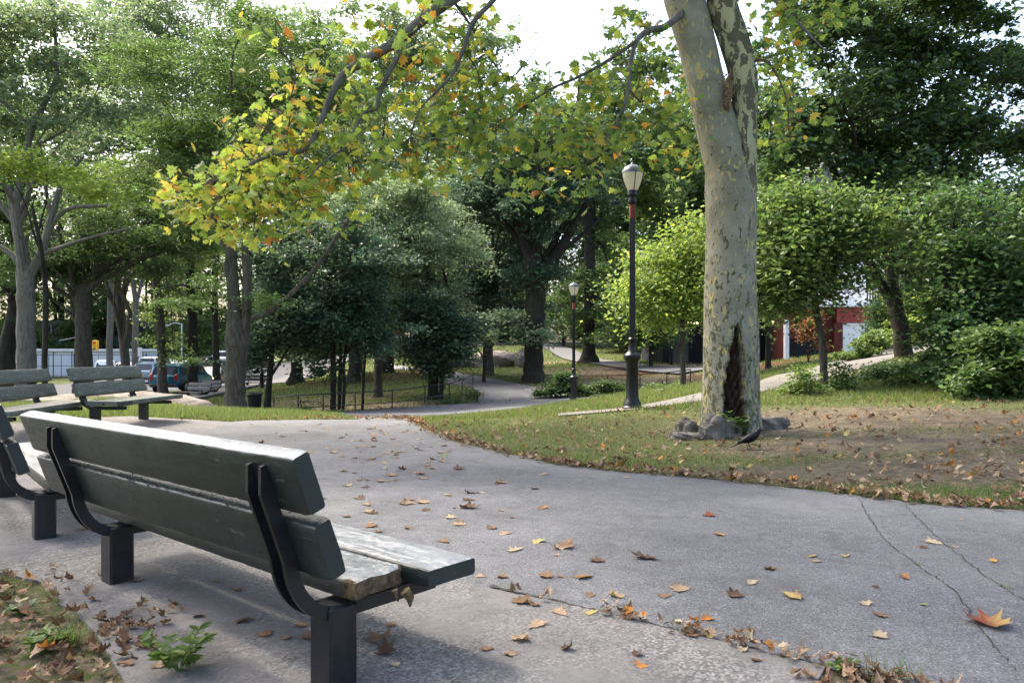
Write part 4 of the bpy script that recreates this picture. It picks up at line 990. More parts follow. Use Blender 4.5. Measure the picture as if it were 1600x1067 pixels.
# ------------------------------------------------------------ street lamps
def make_lamp(label, x, y, hgt=4.4):
    root = empty('street_lamp', (x, y, H(x, y) - .02), label=label, cat='street lamp', group='black park street lamps')
    k = hgt / 4.4
    m = MB(); m.lathe([(.19, 0), (.19, .05), (.165, .07), (.16, .12), (.13, .16), (.12, .2), (.112, .26), (.112, .84), (.12, .86), (.15, .90), (.16, .94), (.155, .98), (.12, 1.01), (.085, 1.05), (.075, 1.10), (.07, 1.22), (.078, 1.24), (.078, 1.27), (.06, 1.29)], 16)
    m.build('pedestal', M['lampblack'], root, smooth=True)
    m = MB(); n = 32; prof = [(.058, 1.27), (.048, 3.45)]; V = []
    for r, z in prof:
        for q in range(n):
            a = 2 * math.pi * q / n; rr = r * (1 if q % 2 else .86); V.append((rr * math.cos(a), rr * math.sin(a), z))
    m.add(V, [(q, (q + 1) % n, n + (q + 1) % n, n + q) for q in range(n)]); m.build('pole', M['lampblack'], root)
    m = MB(); m.lathe([(.052, 3.42), (.056, 3.44), (.056, 3.66), (.05, 3.68)], 14); m.build('rusty_band', M['rust'], root, smooth=True)
    m = MB(); m.lathe([(.05, 3.66), (.075, 3.69), (.085, 3.74), (.065, 3.79), (.075, 3.82), (.095, 3.84), (.095, 3.90), (.085, 3.93)], 16); m.build('collar', M['lampblack'], root, smooth=True)
    m = MB(); m.lathe([(.09, 3.925), (.125, 4.0), (.16, 4.09), (.182, 4.18), (.188, 4.23)], 24); m.build('globe', M['globe'], root, smooth=True)
    m = MB(); m.lathe([(.194, 4.225), (.194, 4.25), (.18, 4.29), (.14, 4.34), (.08, 4.375), (.03, 4.39), (.022, 4.41), (.008, 4.43)], 20); m.build('cap', M['lampcap'], root, smooth=True)
    for q in range(4):
        a = math.pi / 2 * q + math.radians(8) - math.pi / 2; P = [(r * math.cos(a), r * math.sin(a), z) for r, z in ((.095, 3.92), (.131, 4.0), (.166, 4.09), (.188, 4.18), (.195, 4.235))]
        m = MB(); m.tube(P, .008, 5); m.build('rib', M['lampblack'], root)
    root.scale = (k, k, k); return root
def copy_tree(o, parent=None):
    c = o.copy(); sc.collection.objects.link(c)
    if parent is not None: c.parent = parent
    for ch in list(o.children): copy_tree(ch, c)
    return c
g = G(988, 13.55); lamp = make_lamp('tallest and nearest black lamp post, left of the sycamore', g[0], g[1])
for (px, Y, k, lab) in ((896.5, 27.4, 1, 'mid-distance black lamp post behind the nearest one, on the grass slope'),
                     (690, 36, 1, 'black lamp post half hidden by maple boughs beside the hill path'),
                     (656, 64, 1, 'farthest tiny lamp post on the bright lawn at the hill top'),
                     (1205, 45, 1, 'black lamp post in the shade right of the sycamore, before the dark building'),
                     (409, 45, 1, 'black lamp post behind the slim leaning maple near the trash can')):
    c = copy_tree(lamp); g = G(px, Y); c.location = (g[0], g[1], g[2] - .02); c['label'] = lab

# ------------------------------------------------------------ railings
def railing(label, pts2, posts_at, hgt=.70, name='railing', group='low black pipe railings'):
    """pts2: world (x,y) polyline through the post feet"""
    a = np.array(pts2, float); c0 = a[0]; z0 = H(*c0)
    root = empty(name, (c0[0], c0[1], z0), label=label, cat='railing', group=group)
    sp = smoothpath(a, 5); z = Hv(sp[:, 0], sp[:, 1]); ker = np.ones(5) / 5; zs = np.convolve(np.pad(z, 2, mode='edge'), ker, 'valid')
    for hh, r in ((hgt, .022), (.24, .018)):
        m = MB(); m.tube(np.column_stack([sp[:, 0] - c0[0], sp[:, 1] - c0[1], zs + hh - z0]), r, 7); m.build('rail', M['steel'], root, smooth=True)
    for p in a:
        i = np.argmin(np.hypot(sp[:, 0] - p[0], sp[:, 1] - p[1]))
        m = MB(); m.tube([(p[0] - c0[0], p[1] - c0[1], H(*p) - z0 - .1), (p[0] - c0[0], p[1] - c0[1], zs[i] + hgt - z0)], .024, 7); m.build('post', M['steel'], root, smooth=True)
    return root
rl = [tuple(G(px, Y)[:2]) for px, Y in ((428,28.6),(466,28.0),(505,27.8),(555,28),(613,28.6),(664,30),(702,31.5),(722,33),(739,35))]
railing('curved pipe railing on the left, in front of the dark maples', rl, None)
rl = [tuple(G(px, Y)[:2]) for px, Y in ((847,34),(900,33.2),(949,32.8),(1000,32.6),(1042,32.8),(1079,33.4))]
railing('straight pipe railing on the right, behind the two nearer lamp posts', rl, None)

# ------------------------------------------------------------ litter bin
def bin_(px, Y):
    g = G(px, Y); root = empty('trash_can', g, label='black ribbed trash can standing on the grass beside the forked trunk', cat='trash can')
    m = MB(); n = 40; V = []
    for r, z in ((.21, 0), (.24, .66)):
        for q in range(n):
            a = 2 * math.pi * q / n; rr = r * (1 if q % 2 else .93); V.append((rr * math.cos(a), rr * math.sin(a), z))
    m.add(V, [(q, (q + 1) % n, n + (q + 1) % n, n + q) for q in range(n)] + [tuple(range(n))[::-1]]); m.build('drum', M['black'], root)
    m = MB(); m.lathe([(.235, .64), (.275, .66), (.285, .70), (.275, .74), (.23, .75), (.22, .66)], 24); m.build('rim', M['steel'], root, smooth=True)
    m = MB(); m.lathe([(.01, .5), (.21, .5), (.22, .70), (.17, .72), (.05, .735)], 20); m.build('bag', M['black'], root, smooth=True)
bin_(398, 27)
# ------------------------------------------------------------ buildings at the right
def garage():
    c = W(1311, 560, 45); cx, cy = c[0], 45.0; z0 = .7
    root = empty('garage_building', (cx, cy, z0), label='red-painted corner building with a white railed terrace and white door behind the slope trees', cat='building')
    zt = 3.85 - z0                    # terrace level
    Wl = -2.7; Wr = 1.7
    m = MB(); m.box(0.02, Wr + 2, 0.4, 9, 0, zt, bev=0); m.box(Wl, 0.02, .9, 9, 0, zt); m.build('wall', M['red_dark'], root)
    m = MB(); m.box(.0, Wr + 2, 0.30, .40, zt - .95, zt - .02); m.build('red_fascia', M['red_paint'], root)
    m = MB(); m.box(Wl, -.004, .80, .90, zt - 1.9, zt - .02); m.build('dark_red_fascia', M['red_dark'], root)
    m = MB(); m.box(Wl + .1, -.35, .82, .9, 0, zt - 1.95); m.build('dark_doorway', M['wall_black'], root)
    m = MB(); m.box(.35, 2.4, .26, .40, .0, zt - .98); m.box(.35, 2.4, .20, .26, zt - 1.06, zt - .98); d = m.build('garage_door', M['white_paint'], root)
    m = MB(); m.box(.95, 1.35, .235, .262, 1.0, 1.25); m.build('door_window', M['black'], d)
    m = MB(); m.box(-.18, .30, .24, .42, 0, zt - .97); m.build('brick_pier', M['red_dark'], root)
    m = MB(); m.box(Wl - .22, Wl, .74, 1.1, 0, zt - .75); m.build('white_corner_post', M['white_paint'], root)
    m = MB(); m.box(Wl - .2, Wr + 2.1, .1, .8, zt, zt + .14, bev=.01); m.box(Wl - .2, Wr + 2.1, .8, 9, zt, zt + .14); m.build('terrace_slab', M['white_paint'], root)
    m = MB(); m.box(-1.4, Wr + 2, .16, .24, zt + 1.02, zt + 1.10); m.box(-1.4, Wr + 2, .17, .23, zt + .22, zt + .27)
    x = -1.35
    while x < Wr + 2: m.box(x, x + .045, .175, .225, zt + .15, zt + 1.02); x += .16
    m.build('railing', M['white_paint'], root)
    m = MB(); m.box(-.9, 3, 3, 3.2, zt + .15, zt + 2.4); m.build('white_siding', M['white_paint'], root)
    return root
garage()
def dark_building():
    Y = 50; x0 = W(1035, 0, Y)[0]; x1 = W(1236, 0, Y)[0]; z0 = .3
    root = empty('low_dark_building', (x0, Y, z0), label='low dark brick building in deep shade behind the sycamore, with a few lit windows', cat='building')
    Wd = x1 - x0; m = MB(); m.box(0, Wd, 0, 8, 0, 3.4); m.build('wall', M['wall_black'], root)
    m = MB(); m.box(-.5, Wd + .3, -1.6, 8.3, 3.4, 3.75, bev=.03); m.build('roof', M['black'], root)
    x = .6
    while x < Wd - 1.4:
        m = MB(); m.box(x, x + 1.1, -.06, -.002, .1, 2.3); w_ = m.build('window', M['winglass'], root)
        m = MB(); m.box(x - .08, x + 1.18, -.09, -.062, 2.3, 2.42); m.build('lintel', M['brick'], w_); x += 2.3
    for k in range(4):
        m = MB(); m.box(1.5 + k * .22, 1.62 + k * .22, -.5, -.4, 2.72, 2.82)
        e = bpy.data.materials.get('lit_lamp')
        if not e:
            e = bpy.data.materials.new('lit_lamp'); e.use_nodes = True; b = e.node_tree.nodes['Principled BSDF']; b.inputs['Emission Color'].default_value = (1, .8, .45, 1); b.inputs['Emission Strength'].default_value = 2.5
        m.build('lit_lamp', e, root)
    for q in (.3, Wd * .35, Wd * .7, Wd - .3):
        m = MB(); m.box(q - .1, q + .1, -1.4, -1.2, -.2, 3.39); m.build('pillar', M['black'], root)
dark_building()
def house():
    Y = 62; x0 = W(1262, 0, Y)[0]; x1 = W(1350, 0, Y)[0]; z0 = 2.2; Wd = x1 - x0
    root = empty('white_house', (x0, Y, z0), label='white-sided house with a gable, glimpsed through the dark crown at upper right', cat='building')
    zt = E + (HY - 290) * Y / F - z0; zr = E + (HY - 235) * Y / F - z0
    m = MB(); m.box(0, Wd, 0, 9, -2, zt); m.build('wall', M['white_paint'], root)
    m = MB(); m.add([(-.4, -.4, zt), (Wd + .4, -.4, zt), (Wd / 2, -.4, zr), (-.4, 9.4, zt), (Wd + .4, 9.4, zt), (Wd / 2, 9.4, zr)], [(0, 1, 2), (5, 4, 3), (0, 2, 5, 3), (1, 4, 5, 2), (0, 3, 4, 1)]); m.build('roof', M['roof'], root)
    for i in range(3):
        for k in range(3):
            xx = .5 + i * 1.4; zz = 1.5 + k * 3.6
            m = MB(); m.box(xx, xx + .7, -.05, -.002, zz, zz + 1.6); w_ = m.build('window', M['winglass'], root)
            m = MB(); m.box(xx - .1, xx + .8, -.12, -.052, zz - .12, zz - .01, bev=.01); m.build('sill', M['white_paint'], w_)
house()
# ------------------------------------------------------------ left background: hoarding, fence, low building
def hoarding():
    xa, ya = W(-70, 0, 78)[0], 78; xb, yb = W(250, 0, 86)[0], 86
    z0 = -1.6; L_ = math.hypot(xb - xa, yb - ya); th = math.atan2(yb - ya, xb - xa)
    root = empty('white_hoarding', (xa, ya, z0), th, label='long white panelled hoarding with a white coping beyond the street', cat='hoarding')
    n = 11; d = L_ / n
    for k in range(n):
        m = MB(); m.box(k * d + .04, (k + 1) * d - .04, 0, .12, .1, 2.75); m.build('panel', M['white_panel'], root)
        m = MB(); m.box(k * d - .04, k * d + .04, -.03, .15, 0, 2.75); m.build('post', M['fence_black'], root)
    m = MB(); m.box(-.1, L_ + .1, -.25, .35, 2.76, 3.08, bev=.05); m.build('coping', M['white_paint'], root)
    xa2, ya2 = W(-70, 0, 76)[0], 76; root = empty('iron_fence', (xa2, ya2, z0), th, label='tall black iron fence standing in front of the white hoarding', cat='fence')
    k = 0; x = 0
    while x < L_:
        m = MB(); big = (k % 3 == 0); w_ = .11 if big else .05; m.box(x, x + w_, 0, w_, 0, 2.62 if big else 2.5); m.build('post', M['fence_black'], root); x += 1.15; k += 1
    for z in (.25, 1.25, 2.4):
        m = MB(); m.box(-.1, L_, .02, .05, z, z + .05); m.build('rail', M['fence_black'], root)
hoarding()
def low_building():
    Y = 99; x0 = W(-90, 0, Y)[0]; x1 = W(330, 0, Y)[0]; z0 = -1.6; Wd = x1 - x0
    root = empty('low_building', (x0, Y, z0), label='tan building with a teal band and dark windows far behind the hoarding', cat='building')
    m = MB(); m.box(0, Wd, 0, 14, 0, 6.9); m.build('wall', M['brick'], root)
    for z in (3.5,):
        m = MB(); m.box(-.2, Wd + .2, -.25, -.003, z, z + .9); m.build('teal_band', M['teal'], root)
    k = 0; x = 1.0
    while x < Wd - 3:
        for z in (4.9,):
            m = MB(); m.box(x, x + 1.8, -.08, -.002, z, z + 1.4); w_ = m.build('window', M['winglass'], root)
            m = MB(); m.box(x + .86, x + .94, -.10, -.082, z, z + 1.4); m.build('mullion', M['white_paint'], w_)
        x += 3.1
low_building()
def far_fence():
    a = (W(262, 0, 96)[0], 96); b = (W(350, 0, 100)[0], 100)
    root = empty('chain_fence', (a[0], a[1], -1.6), label='dark mesh fence far up the street between trunks', cat='fence'); L_ = b[0] - a[0]
    m = MB(); x = 0
    while x < L_: m.box(x, x + .06, 0, .06, 0, 4.2); x += .45
    m.build('bars', M['fence_black'], root)
    m = MB(); m.box(0, L_, -.02, -.001, 4.1, 4.2); m.build('rail', M['fence_black'], root)
far_fence()
def signal():
    g = G(142, 74); root = empty('traffic_signal', g, label='grey signal mast with a yellow traffic light over the street', cat='traffic signal')
    m = MB(); m.lathe([(.16, 0), (.12, .3), (.09, 9.3)], 12); m.build('pole', M['bolt'], root, smooth=True)
    m = MB(); m.tube([(0, 0, 4.2), (-1.2, -.2, 4.05), (-2.9, -.4, 3.7)], .04, 6); m.build('mast_arm', M['bolt'], root, smooth=True)
    m = MB(); m.box(.28, .78, -.35, .05, 2.75, 3.75, bev=.06); m.box(.09, .3, -.1, -.04, 3.2, 3.28); h = m.build('signal_head', M['yellow'], root)
    for k, c in enumerate(('signred', 'yellow', 'teal')):
        m = MB(); m.lathe([(.1, 0), (.12, .06), (.001, .07)], 12); o = m.build('lens', M[c], h); o.rotation_euler = (math.pi / 2, 0, 0); o.location = (.53, -.352, 3.5 - k * .3)
signal()
def poles():
    g = G(284, 88); root = empty('street_light', g, label='pale tall street light pole with a curved arm far up the street', cat='street light')
    m = MB(); m.lathe([(.16, 0), (.11, .4), (.08, 5.6)], 10); m.build('pole', M['white_paint'], root, smooth=True)
    m = MB(); m.tube([(0, 0, 5.5), (-.8, 0, 5.7), (-1.6, 0, 5.4)], .05, 6); m.box(-2.1, -1.55, -.1, .1, 5.3, 5.42, bev=.03); m.build('arm', M['white_paint'], root)
    g = G(219, 68); root = empty('road_sign', g, label='small white notice on a thin pole beside the street', cat='sign')
    m = MB(); m.lathe([(.03, 0), (.03, 2.9)], 6); m.build('pole', M['bolt'], root)
    m = MB(); m.box(-.2, .2, -.06, -.032, 2.1, 2.9, bev=.01); m.build('panel', M['white_paint'], root)
    g = G(622, 96); root = empty('road_sign', g, label='round red sign at the hill top left of the silver-green locust', cat='sign')
    m = MB(); m.lathe([(.04, 0), (.04, 2.0)], 6); m.build('pole', M['bolt'], root)
    m = MB(); m.lathe([(.001, -.02), (.36, -.02), (.36, .02), (.001, .02)], 16); o = m.build('panel', M['signred'], root); o.rotation_euler = (math.pi / 2, 0, 0); o.location = (0, -.06, 1.75)
    g = G(623, 93); root = empty('traffic_barrel', g, label='orange traffic barrel below the round red sign', cat='traffic barrel')
    m = MB(); m.lathe([(.3, 0), (.3, .1), (.26, .12), (.25, .3)], 16); m.lathe([(.248, .42), (.24, .6)], 16); m.lathe([(.236, .74), (.22, 1.0), (.1, 1.05)], 16); m.build('drum', M['orange'], root, smooth=True)
    m = MB(); m.lathe([(.249, .3), (.249, .42)], 16); m.lathe([(.239, .6), (.237, .74)], 16); m.build('white_stripes', M['white_paint'], root)
poles()
# ------------------------------------------------------------ vehicles
CARG = 'cars parked and driving along the street'
def car(label, kind, px, Y, col, heading, lit=False, z=None, cat='car', name='parked_car', xoff=0):
    x = (px - 800) / F * Y + xoff; zz = H(x, Y) + .055 if z is None else z
    root = empty(name, (x, Y, zz), heading, label=label, cat=cat, group=CARG)
    K = {'van': (4.7, .95, 1.72, [(-2.36,.30,.55,.80,.60),(-2.33,.94,.42,.98,1.0),(-2.27,.94,.36,1.02,1.06),(-2.0,.95,.33,1.02,1.62),(-1.3,.95,.30,1.00,1.74),(.5,.95,.30,.98,1.72),(.95,.95,.30,.97,1.62),(1.55,.93,.30,.97,1.03),(1.9,.91,.32,.92,.96),(2.28,.84,.36,.76,.80),(2.36,.7,.42,.62,.66)], (-2.02,-2.27,.95,1.55)),
         'suv': (4.7, .94, 1.78, [(-2.34,.92,.45,1.0,1.03),(-2.28,.94,.36,1.04,1.08),(-2.12,.94,.33,1.04,1.68),(-1.4,.95,.30,1.02,1.78),(.3,.95,.30,1.0,1.76),(.7,.95,.30,1.0,1.66),(1.2,.94,.30,1.02,1.10),(2.15,.90,.34,.96,1.0),(2.34,.86,.4,.78,.82)], (-2.13,-2.28,.7,1.2)),
         'sedan': (4.6, .90, 1.43, [(-2.3,.84,.42,.86,.90),(-2.2,.88,.34,.96,1.0),(-1.65,.90,.30,.98,1.04),(-1.0,.90,.28,.95,1.40),(.1,.90,.28,.93,1.44),(.45,.90,.28,.93,1.38),(1.15,.89,.28,.93,.98),(1.95,.85,.30,.80,.84),(2.3,.74,.38,.62,.66)], (-1.0,-1.65,.45,1.15)),
         'pickup': (5.2, .95, 1.75, [(-2.6,.92,.5,1.02,1.05),(-2.5,.94,.42,1.06,1.1),(-.75,.95,.40,1.06,1.1),(-.6,.95,.40,1.06,1.68),(-.3,.95,.4,1.05,1.75),(.45,.95,.38,1.04,1.74),(.7,.95,.38,1.04,1.66),(1.25,.94,.38,1.05,1.12),(2.3,.92,.42,1.0,1.04),(2.6,.86,.46,.8,.84)], (-.58,-.75,.7,1.25))}[kind]
    L_, hw0, hz, st, cab = K
    m = MB(); V = []; n = 14
    for (sx, hw, zb, zm, zt) in st:
        ht = zt - zm; k = .80 if ht > .3 else .93; cabh = ht > .3
        half = [(hw * .90, zb), (hw * .985, zb + (zm - zb) * .25), (hw, zb + (zm - zb) * .6), (hw * .975, zm), (hw * (k + .035), zm + ht * .82), (hw * k * .93, zt - .015 * cabh), (hw * .45, zt + .02)]
        for y, z_ in half: V.append((sx, y, z_))
        for y, z_ in half[::-1]: V.append((sx, -y, z_))
    fs = [(i * n + j, i * n + (j + 1) % n, (i + 1) * n + (j + 1) % n, (i + 1) * n + j) for i in range(len(st) - 1) for j in range(n)]
    fs += [tuple(range(n))[::-1], tuple((len(st) - 1) * n + j for j in range(n))]
    fs = [f[::-1] for f in fs]
    m.add(V, fs); paint = bpy.data.materials.get('car_paint_' + col[0]) or carpaint(*col)
    b = m.build('body', paint, root, smooth=True); b.data.set_sharp_from_angle(angle=math.radians(32))
    r0, r1, f0, f1 = cab; zR = hz - .10; near_st = lambda q: min(st, key=lambda e_: abs(e_[0] - q)); zB = near_st(r1)[3] + .05
    # glazing
    def pane(nm, P, off):
        mm = MB(); P = np.array(P, float); off = np.array(off, float); mm.add(np.vstack([P + off * .012, P - off * .02]), [(0, 1, 2, 3), (7, 6, 5, 4), (0, 4, 5, 1), (1, 5, 6, 2), (2, 6, 7, 3), (3, 7, 4, 0)]); return mm.build(nm, M['glass'], root)
    hwB, hwT = hw0 * .93, hw0 * .78
    zT = hz - .12
    def prof_x(z_, lo, hi, xr0, xr1):    # interpolate along sloping glass
        t = (z_ - lo) / (hi - lo); return xr1 + (xr0 - xr1) * t
    sa, sb = near_st(r0), near_st(r1)
    xa_, xb_ = prof_x(zT - .02, sb[4], sa[4], r0, r1), prof_x(zB + .03, sb[4], sa[4], r0, r1)
    pane('rear_window', [(xb_, hwB * .88, zB + .03), (xb_, -hwB * .88, zB + .03), (xa_, -hwT * .88, zT - .02), (xa_, hwT * .88, zT - .02)], (-.9, 0, .4))
    sa, sb = near_st(f0), near_st(f1)
    xa_, xb_ = prof_x(zT - .02, sb[4], sa[4], f0, f1), prof_x(zB + .03, sb[4], sa[4], f0, f1)
    pane('windscreen', [(xb_, -hwB * .9, zB + .03), (xb_, hwB * .9, zB + .03), (xa_, hwT * .9, zT - .02), (xa_, -hwT * .9, zT - .02)], (.6, 0, .8))
    ns = 2 if kind in ('sedan', 'pickup') else 3; xs_ = np.linspace(r0 + .12, f0 + .25, ns + 1)
    for sgn in (1, -1):
        for k in range(ns):
            a, c = xs_[k] + .04, xs_[k + 1] - .04; tr = .26 if k == ns - 1 else 0
            P = [(a, sgn * hw0 * .965, zB), (c, sgn * hw0 * .965, zB), (c - tr, sgn * hw0 * .85, zT), (a, sgn * hw0 * .85, zT)]
            pane('side_window', P if sgn < 0 else P[::-1], (0, sgn, .3))
    for wx in (-L_ / 2 + .85, L_ / 2 - .85):
        for sgn in (1, -1):
            mm = MB(); mm.lathe([(.24, -.11), (.31, -.11), (.335, -.08), (.335, .08), (.31, .11), (.24, .11)], 20); o = mm.build('wheel', M['tyre'], root, smooth=True)
            o.rotation_euler = (math.pi / 2, 0, 0); o.location = (wx, sgn * (hw0 - .08), .335)
            mm = MB(); mm.lathe([(.001, -.115), (.2, -.118), (.235, -.112), (.235, .112), (.2, .118), (.001, .115)], 12); mm.build('rim', M['rim'], o, smooth=False)
    zl = .82 if kind != 'sedan' else .78
    for sgn in (1, -1):
        mm = MB(); x_ = -L_ / 2 - .015; mm.box(x_, x_ + .12, sgn * hw0 * .80 - .09, sgn * hw0 * .80 + .09, zl - .08, zl + (.30 if kind in ('van', 'suv') else .10), bev=.02); mm.build('taillight', M['red_lens'], root)
        mm = MB(); x_ = L_ / 2 - .10; mm.box(x_ - .05, x_ + .08, sgn * hw0 * .68 - .16, sgn * hw0 * .68 + .16, .60, .76, bev=.03); 
        if lit:
            e = bpy.data.materials.get('lit_headlamp')
            if not e:
                e = bpy.data.materials.new('lit_headlamp'); e.use_nodes = True; b_ = e.node_tree.nodes['Principled BSDF']; b_.inputs['Emission Color'].default_value = (1, .55, .2, 1); b_.inputs['Emission Strength'].default_value = 2.5
            mm.build('headlight', e, root)
        else: mm.build('headlight', M['clear_lens'], root)
    mm = MB(); mm.box(-L_ / 2 - .035, -L_ / 2 - .012, -.16, .16, .60, .76); mm.build('licence_plate', M['plate'], root)
    mm = MB(); mm.box(-L_ / 2 - .07, -L_ / 2 + .1, -hw0 * .88, hw0 * .88, .36, .54, bev=.03); mm.box(L_ / 2 - .14, L_ / 2 + .03, -hw0 * .80, hw0 * .80, .34, .50, bev=.03); mm.build('bumper', M['fence_black'], root)
    return root
N_, S_ = math.radians(90), math.radians(-90)
car('teal-blue van parked at the kerb behind a bushy trunk', 'van', 286, 47, ('teal', (.02, .12, .19)), N_ - .06)
car('silver-blue minivan seen from behind in the roadway', 'van', 247, 62, ('silverblue', (.20, .28, .36)), N_ - .08)
car('black car with a glowing headlight facing the viewer', 'sedan', 332, 52, ('black', (.012, .012, .014)), S_ + .1, lit=True)
car('dark suv parked behind the forked trunk', 'suv', 363, 60, ('nearblack', (.015, .017, .022)), N_)
car('white pickup seen over the backrest of the olive bench', 'pickup', 166, 71, ('white', (.75, .76, .78)), N_ + .35, xoff=0)
car('low white sedan right of the white pickup', 'sedan', 197, 73, ('white', (.75, .76, .78)), N_ + .9)
car('white car just behind the silver-blue minivan', 'suv', 246, 74, ('white', (.75, .76, .78)), N_)
car('white car with pale roof among cars behind the teal van', 'sedan', 283, 70, ('white', (.75, .76, .78)), S_)
car('dark car farther up behind the black car', 'sedan', 322, 78, ('nearblack', (.015, .017, .022)), N_)
car('dark sedan in the middle lane behind the teal van', 'sedan', 300, 66, ('darkblue', (.015, .02, .035)), S_)
car('dark hatch-backed suv just right of the large forked trunk', 'suv', 398, 70, ('nearblack', (.015, .017, .022)), N_)
car('white suv farthest up the street beside the forked trunk', 'suv', 356, 84, ('white', (.75, .76, .78)), N_)
car('pale grey sedan in the row above the teal van', 'sedan', 268, 84, ('grey', (.35, .37, .4)), S_)
car('white van parked at the hill top left of the locust trunk', 'van', 650, 104, ('white', (.75, .76, .78)), 0)
car('white car behind the shrubs at the right edge', 'suv', 1592, 29, ('white', (.75, .76, .78)), .2)
# ------------------------------------------------------------ the bird
def bird():
    g = G(1170, 8.72); root = empty('blackbird', g, math.radians(-4), label='glossy black bird walking on the grass right of the sycamore foot', cat='bird')
    root.scale = (1.2, 1.2, 1.2)
    sp = [(-.172,.040,.003,.011),(-.15,.046,.005,.017),(-.11,.058,.007,.016),(-.075,.070,.011,.016),(-.05,.080,.021,.023),(-.02,.088,.031,.032),(.015,.096,.036,.037),(.045,.106,.034,.035),(.068,.122,.027,.027),(.084,.139,.021,.019),(.096,.153,.019,.017),(.108,.160,.018,.0165),(.120,.161,.013,.012),(.127,.159,.006,.0055),(.14,.157,.004,.0035),(.153,.153,.0008,.0008)]
    A = np.array(sp); t = np.linspace(0, 1, len(A)); tt = np.linspace(0, 1, 60); A = np.stack([np.interp(tt, t, A[:, i]) for i in range(4)], 1)
    ker = np.ones(3) / 3
    for i in range(4): A[1:-1, i] = np.convolve(A[:, i], ker, 'valid')
    n = 18; V = []
    for i, (x, z, rz, ry) in enumerate(A):
        d = A[min(i + 1, 59), :2] - A[max(i - 1, 0), :2]; d /= np.linalg.norm(d); nn = (-d[1], d[0])
        for k in range(n):
            a = 2 * math.pi * k / n; r_z = math.cos(a) * rz * (1.22 if x < .1 else 1.1); V.append((x + nn[0] * r_z, math.sin(a) * ry, z + nn[1] * r_z + .17 * x + .012))
    fs = [(i * n + k, i * n + (k + 1) % n, (i + 1) * n + (k + 1) % n, (i + 1) * n + k) for i in range(59) for k in range(n)] + [tuple(range(n))[::-1], tuple(59 * n + k for k in range(n))]
    mesh('body', V, fs, M['bird'], root, smooth=True)
    for sg in (1, -1):
        m = MB(); pts_ = [(.06, sg * .030, .115), (.03, sg * .038, .112), (-.02, sg * .036, .098), (-.07, sg * .022, .080), (-.115, sg * .010, .066)]
        V_, f_ = tube(smoothpath(pts_, 4), np.interp(np.linspace(0, 1, 17), [0, .2, .5, .8, 1], [.006, .020, .021, .011, .002]), 10); V_[:, 1] = sg * .028 + (V_[:, 1] - sg * .028) * .6; V_[:, 2] += .17 * V_[:, 0] + .012; m.add(V_, f_); m.build('wing', M['bird'], root, smooth=True)
        x0 = .012 if sg > 0 else -.022
        m = MB(); m.tube([(.005, sg * .016, .085), (.0 + x0 * .4, sg * .018, .055), (x0 + .006, sg * .018, .012), (x0 + .010, sg * .018, .003)], [.010, .004, .0028, .0028], 6)
        for a in (-.4, 0, .4, math.pi): m.tube([(x0 + .010, sg * .018, .003), (x0 + .010 + .024 * math.cos(a), sg * .018 + .024 * math.sin(a), .001)], [.0025, .001], 5)
        m.build('leg', M['bird'], root, smooth=True)
        m = MB(); m.lathe([(.0005, -.003), (.003, 0), (.0005, .003)], 8); o = m.build('eye', M['yellow'], root, smooth=True); o.location = (.113, sg * .0150, .164 + .17 * .113 + .012)
bird()
# ------------------------------------------------------------ shrubs and weeds
SH = 'leafy shrubs along the right-hand slope'
def shrub(label, px, Y, blobs, pal, n, size=.09, seed=1, group=SH, name='shrub', cat='shrub', **k):
    g = G(px, Y); gy_ = HY + (E - g[2]) * F / Y
    return T(label, Y, [(px, gy_, 3), (px + 1, gy_ - 8, 2.4), (px - 1, gy_ - 20, 1.6)], blobs, pal, n, size, 'bark_dark', group=group, seed=seed, name=name, cat=cat, autolimb=4, perc=k.pop('perc', 14), ratio=.62, clump=k.pop('clump', .22), **k)
shrub('big-leaved shrub thicket at the right edge of the view', 1560, 13.3, [(1570,575,60,45),(1530,590,50,30),(1600,600,50,30),(1620,550,60,50),(1560,540,50,30)], 'mid', 5200, .12, 401)
shrub('dark broad shrub left of the right-edge thicket', 1500, 14.6, [(1505,560,35,42),(1480,585,30,25),(1520,540,30,30),(1490,520,25,25)], 'dark', 3600, .11, 402)
shrub('low green shrub under the leaning forked trunk', 1440, 16, [(1440,590,40,20),(1470,575,30,26),(1410,600,30,14)], 'mid', 2600, .09, 403)
shrub('undergrowth patch between the slim tree and the leaning trunk', 1370, 17.5, [(1370,592,38,16),(1400,580,35,18),(1335,605,30,10)], 'dark', 2600, .08, 404)
shrub('spindly weed bush left of the slim bent tree', 1252, 14.8, [(1252,598,16,26),(1240,612,20,14),(1268,610,16,16)], 'light', 900, .07, 405, perc=8)
shrub('spindly weed bush right of the slim bent tree', 1318, 15.4, [(1316,590,14,24),(1322,608,22,12),(1305,612,18,10)], 'mid', 900, .07, 406, perc=8)
shrub('withered brown bush hanging before the dark doorway', 1262, 30, [(1262,520,14,26),(1275,500,12,22),(1285,540,10,14)], 'dry', 900, .10, 407)
shrub('yellow-green verge bush above the upper walk', 1420, 29, [(1425,515,32,22),(1400,528,26,14),(1450,505,26,20)], 'lime', 2400, .12, 408)
shrub('long grass-green verge growth before the white garage door', 1345, 27, [(1350,545,26,12),(1370,530,24,16),(1330,555,22,9)], 'light', 2000, .10, 409)
shrub('low ivy-like bush at the left end of the right railing', 868, 31, [(868,606,24,13),(882,596,16,20),(850,612,16,6),(900,608,26,7)], 'mid', 2400, .11, 410, group='green growth along the right railing')
shrub('low green growth in the middle of the right railing', 950, 31, [(950,604,18,10),(975,608,20,6),(925,609,20,6)], 'mid', 1200, .10, 411, group='green growth along the right railing')
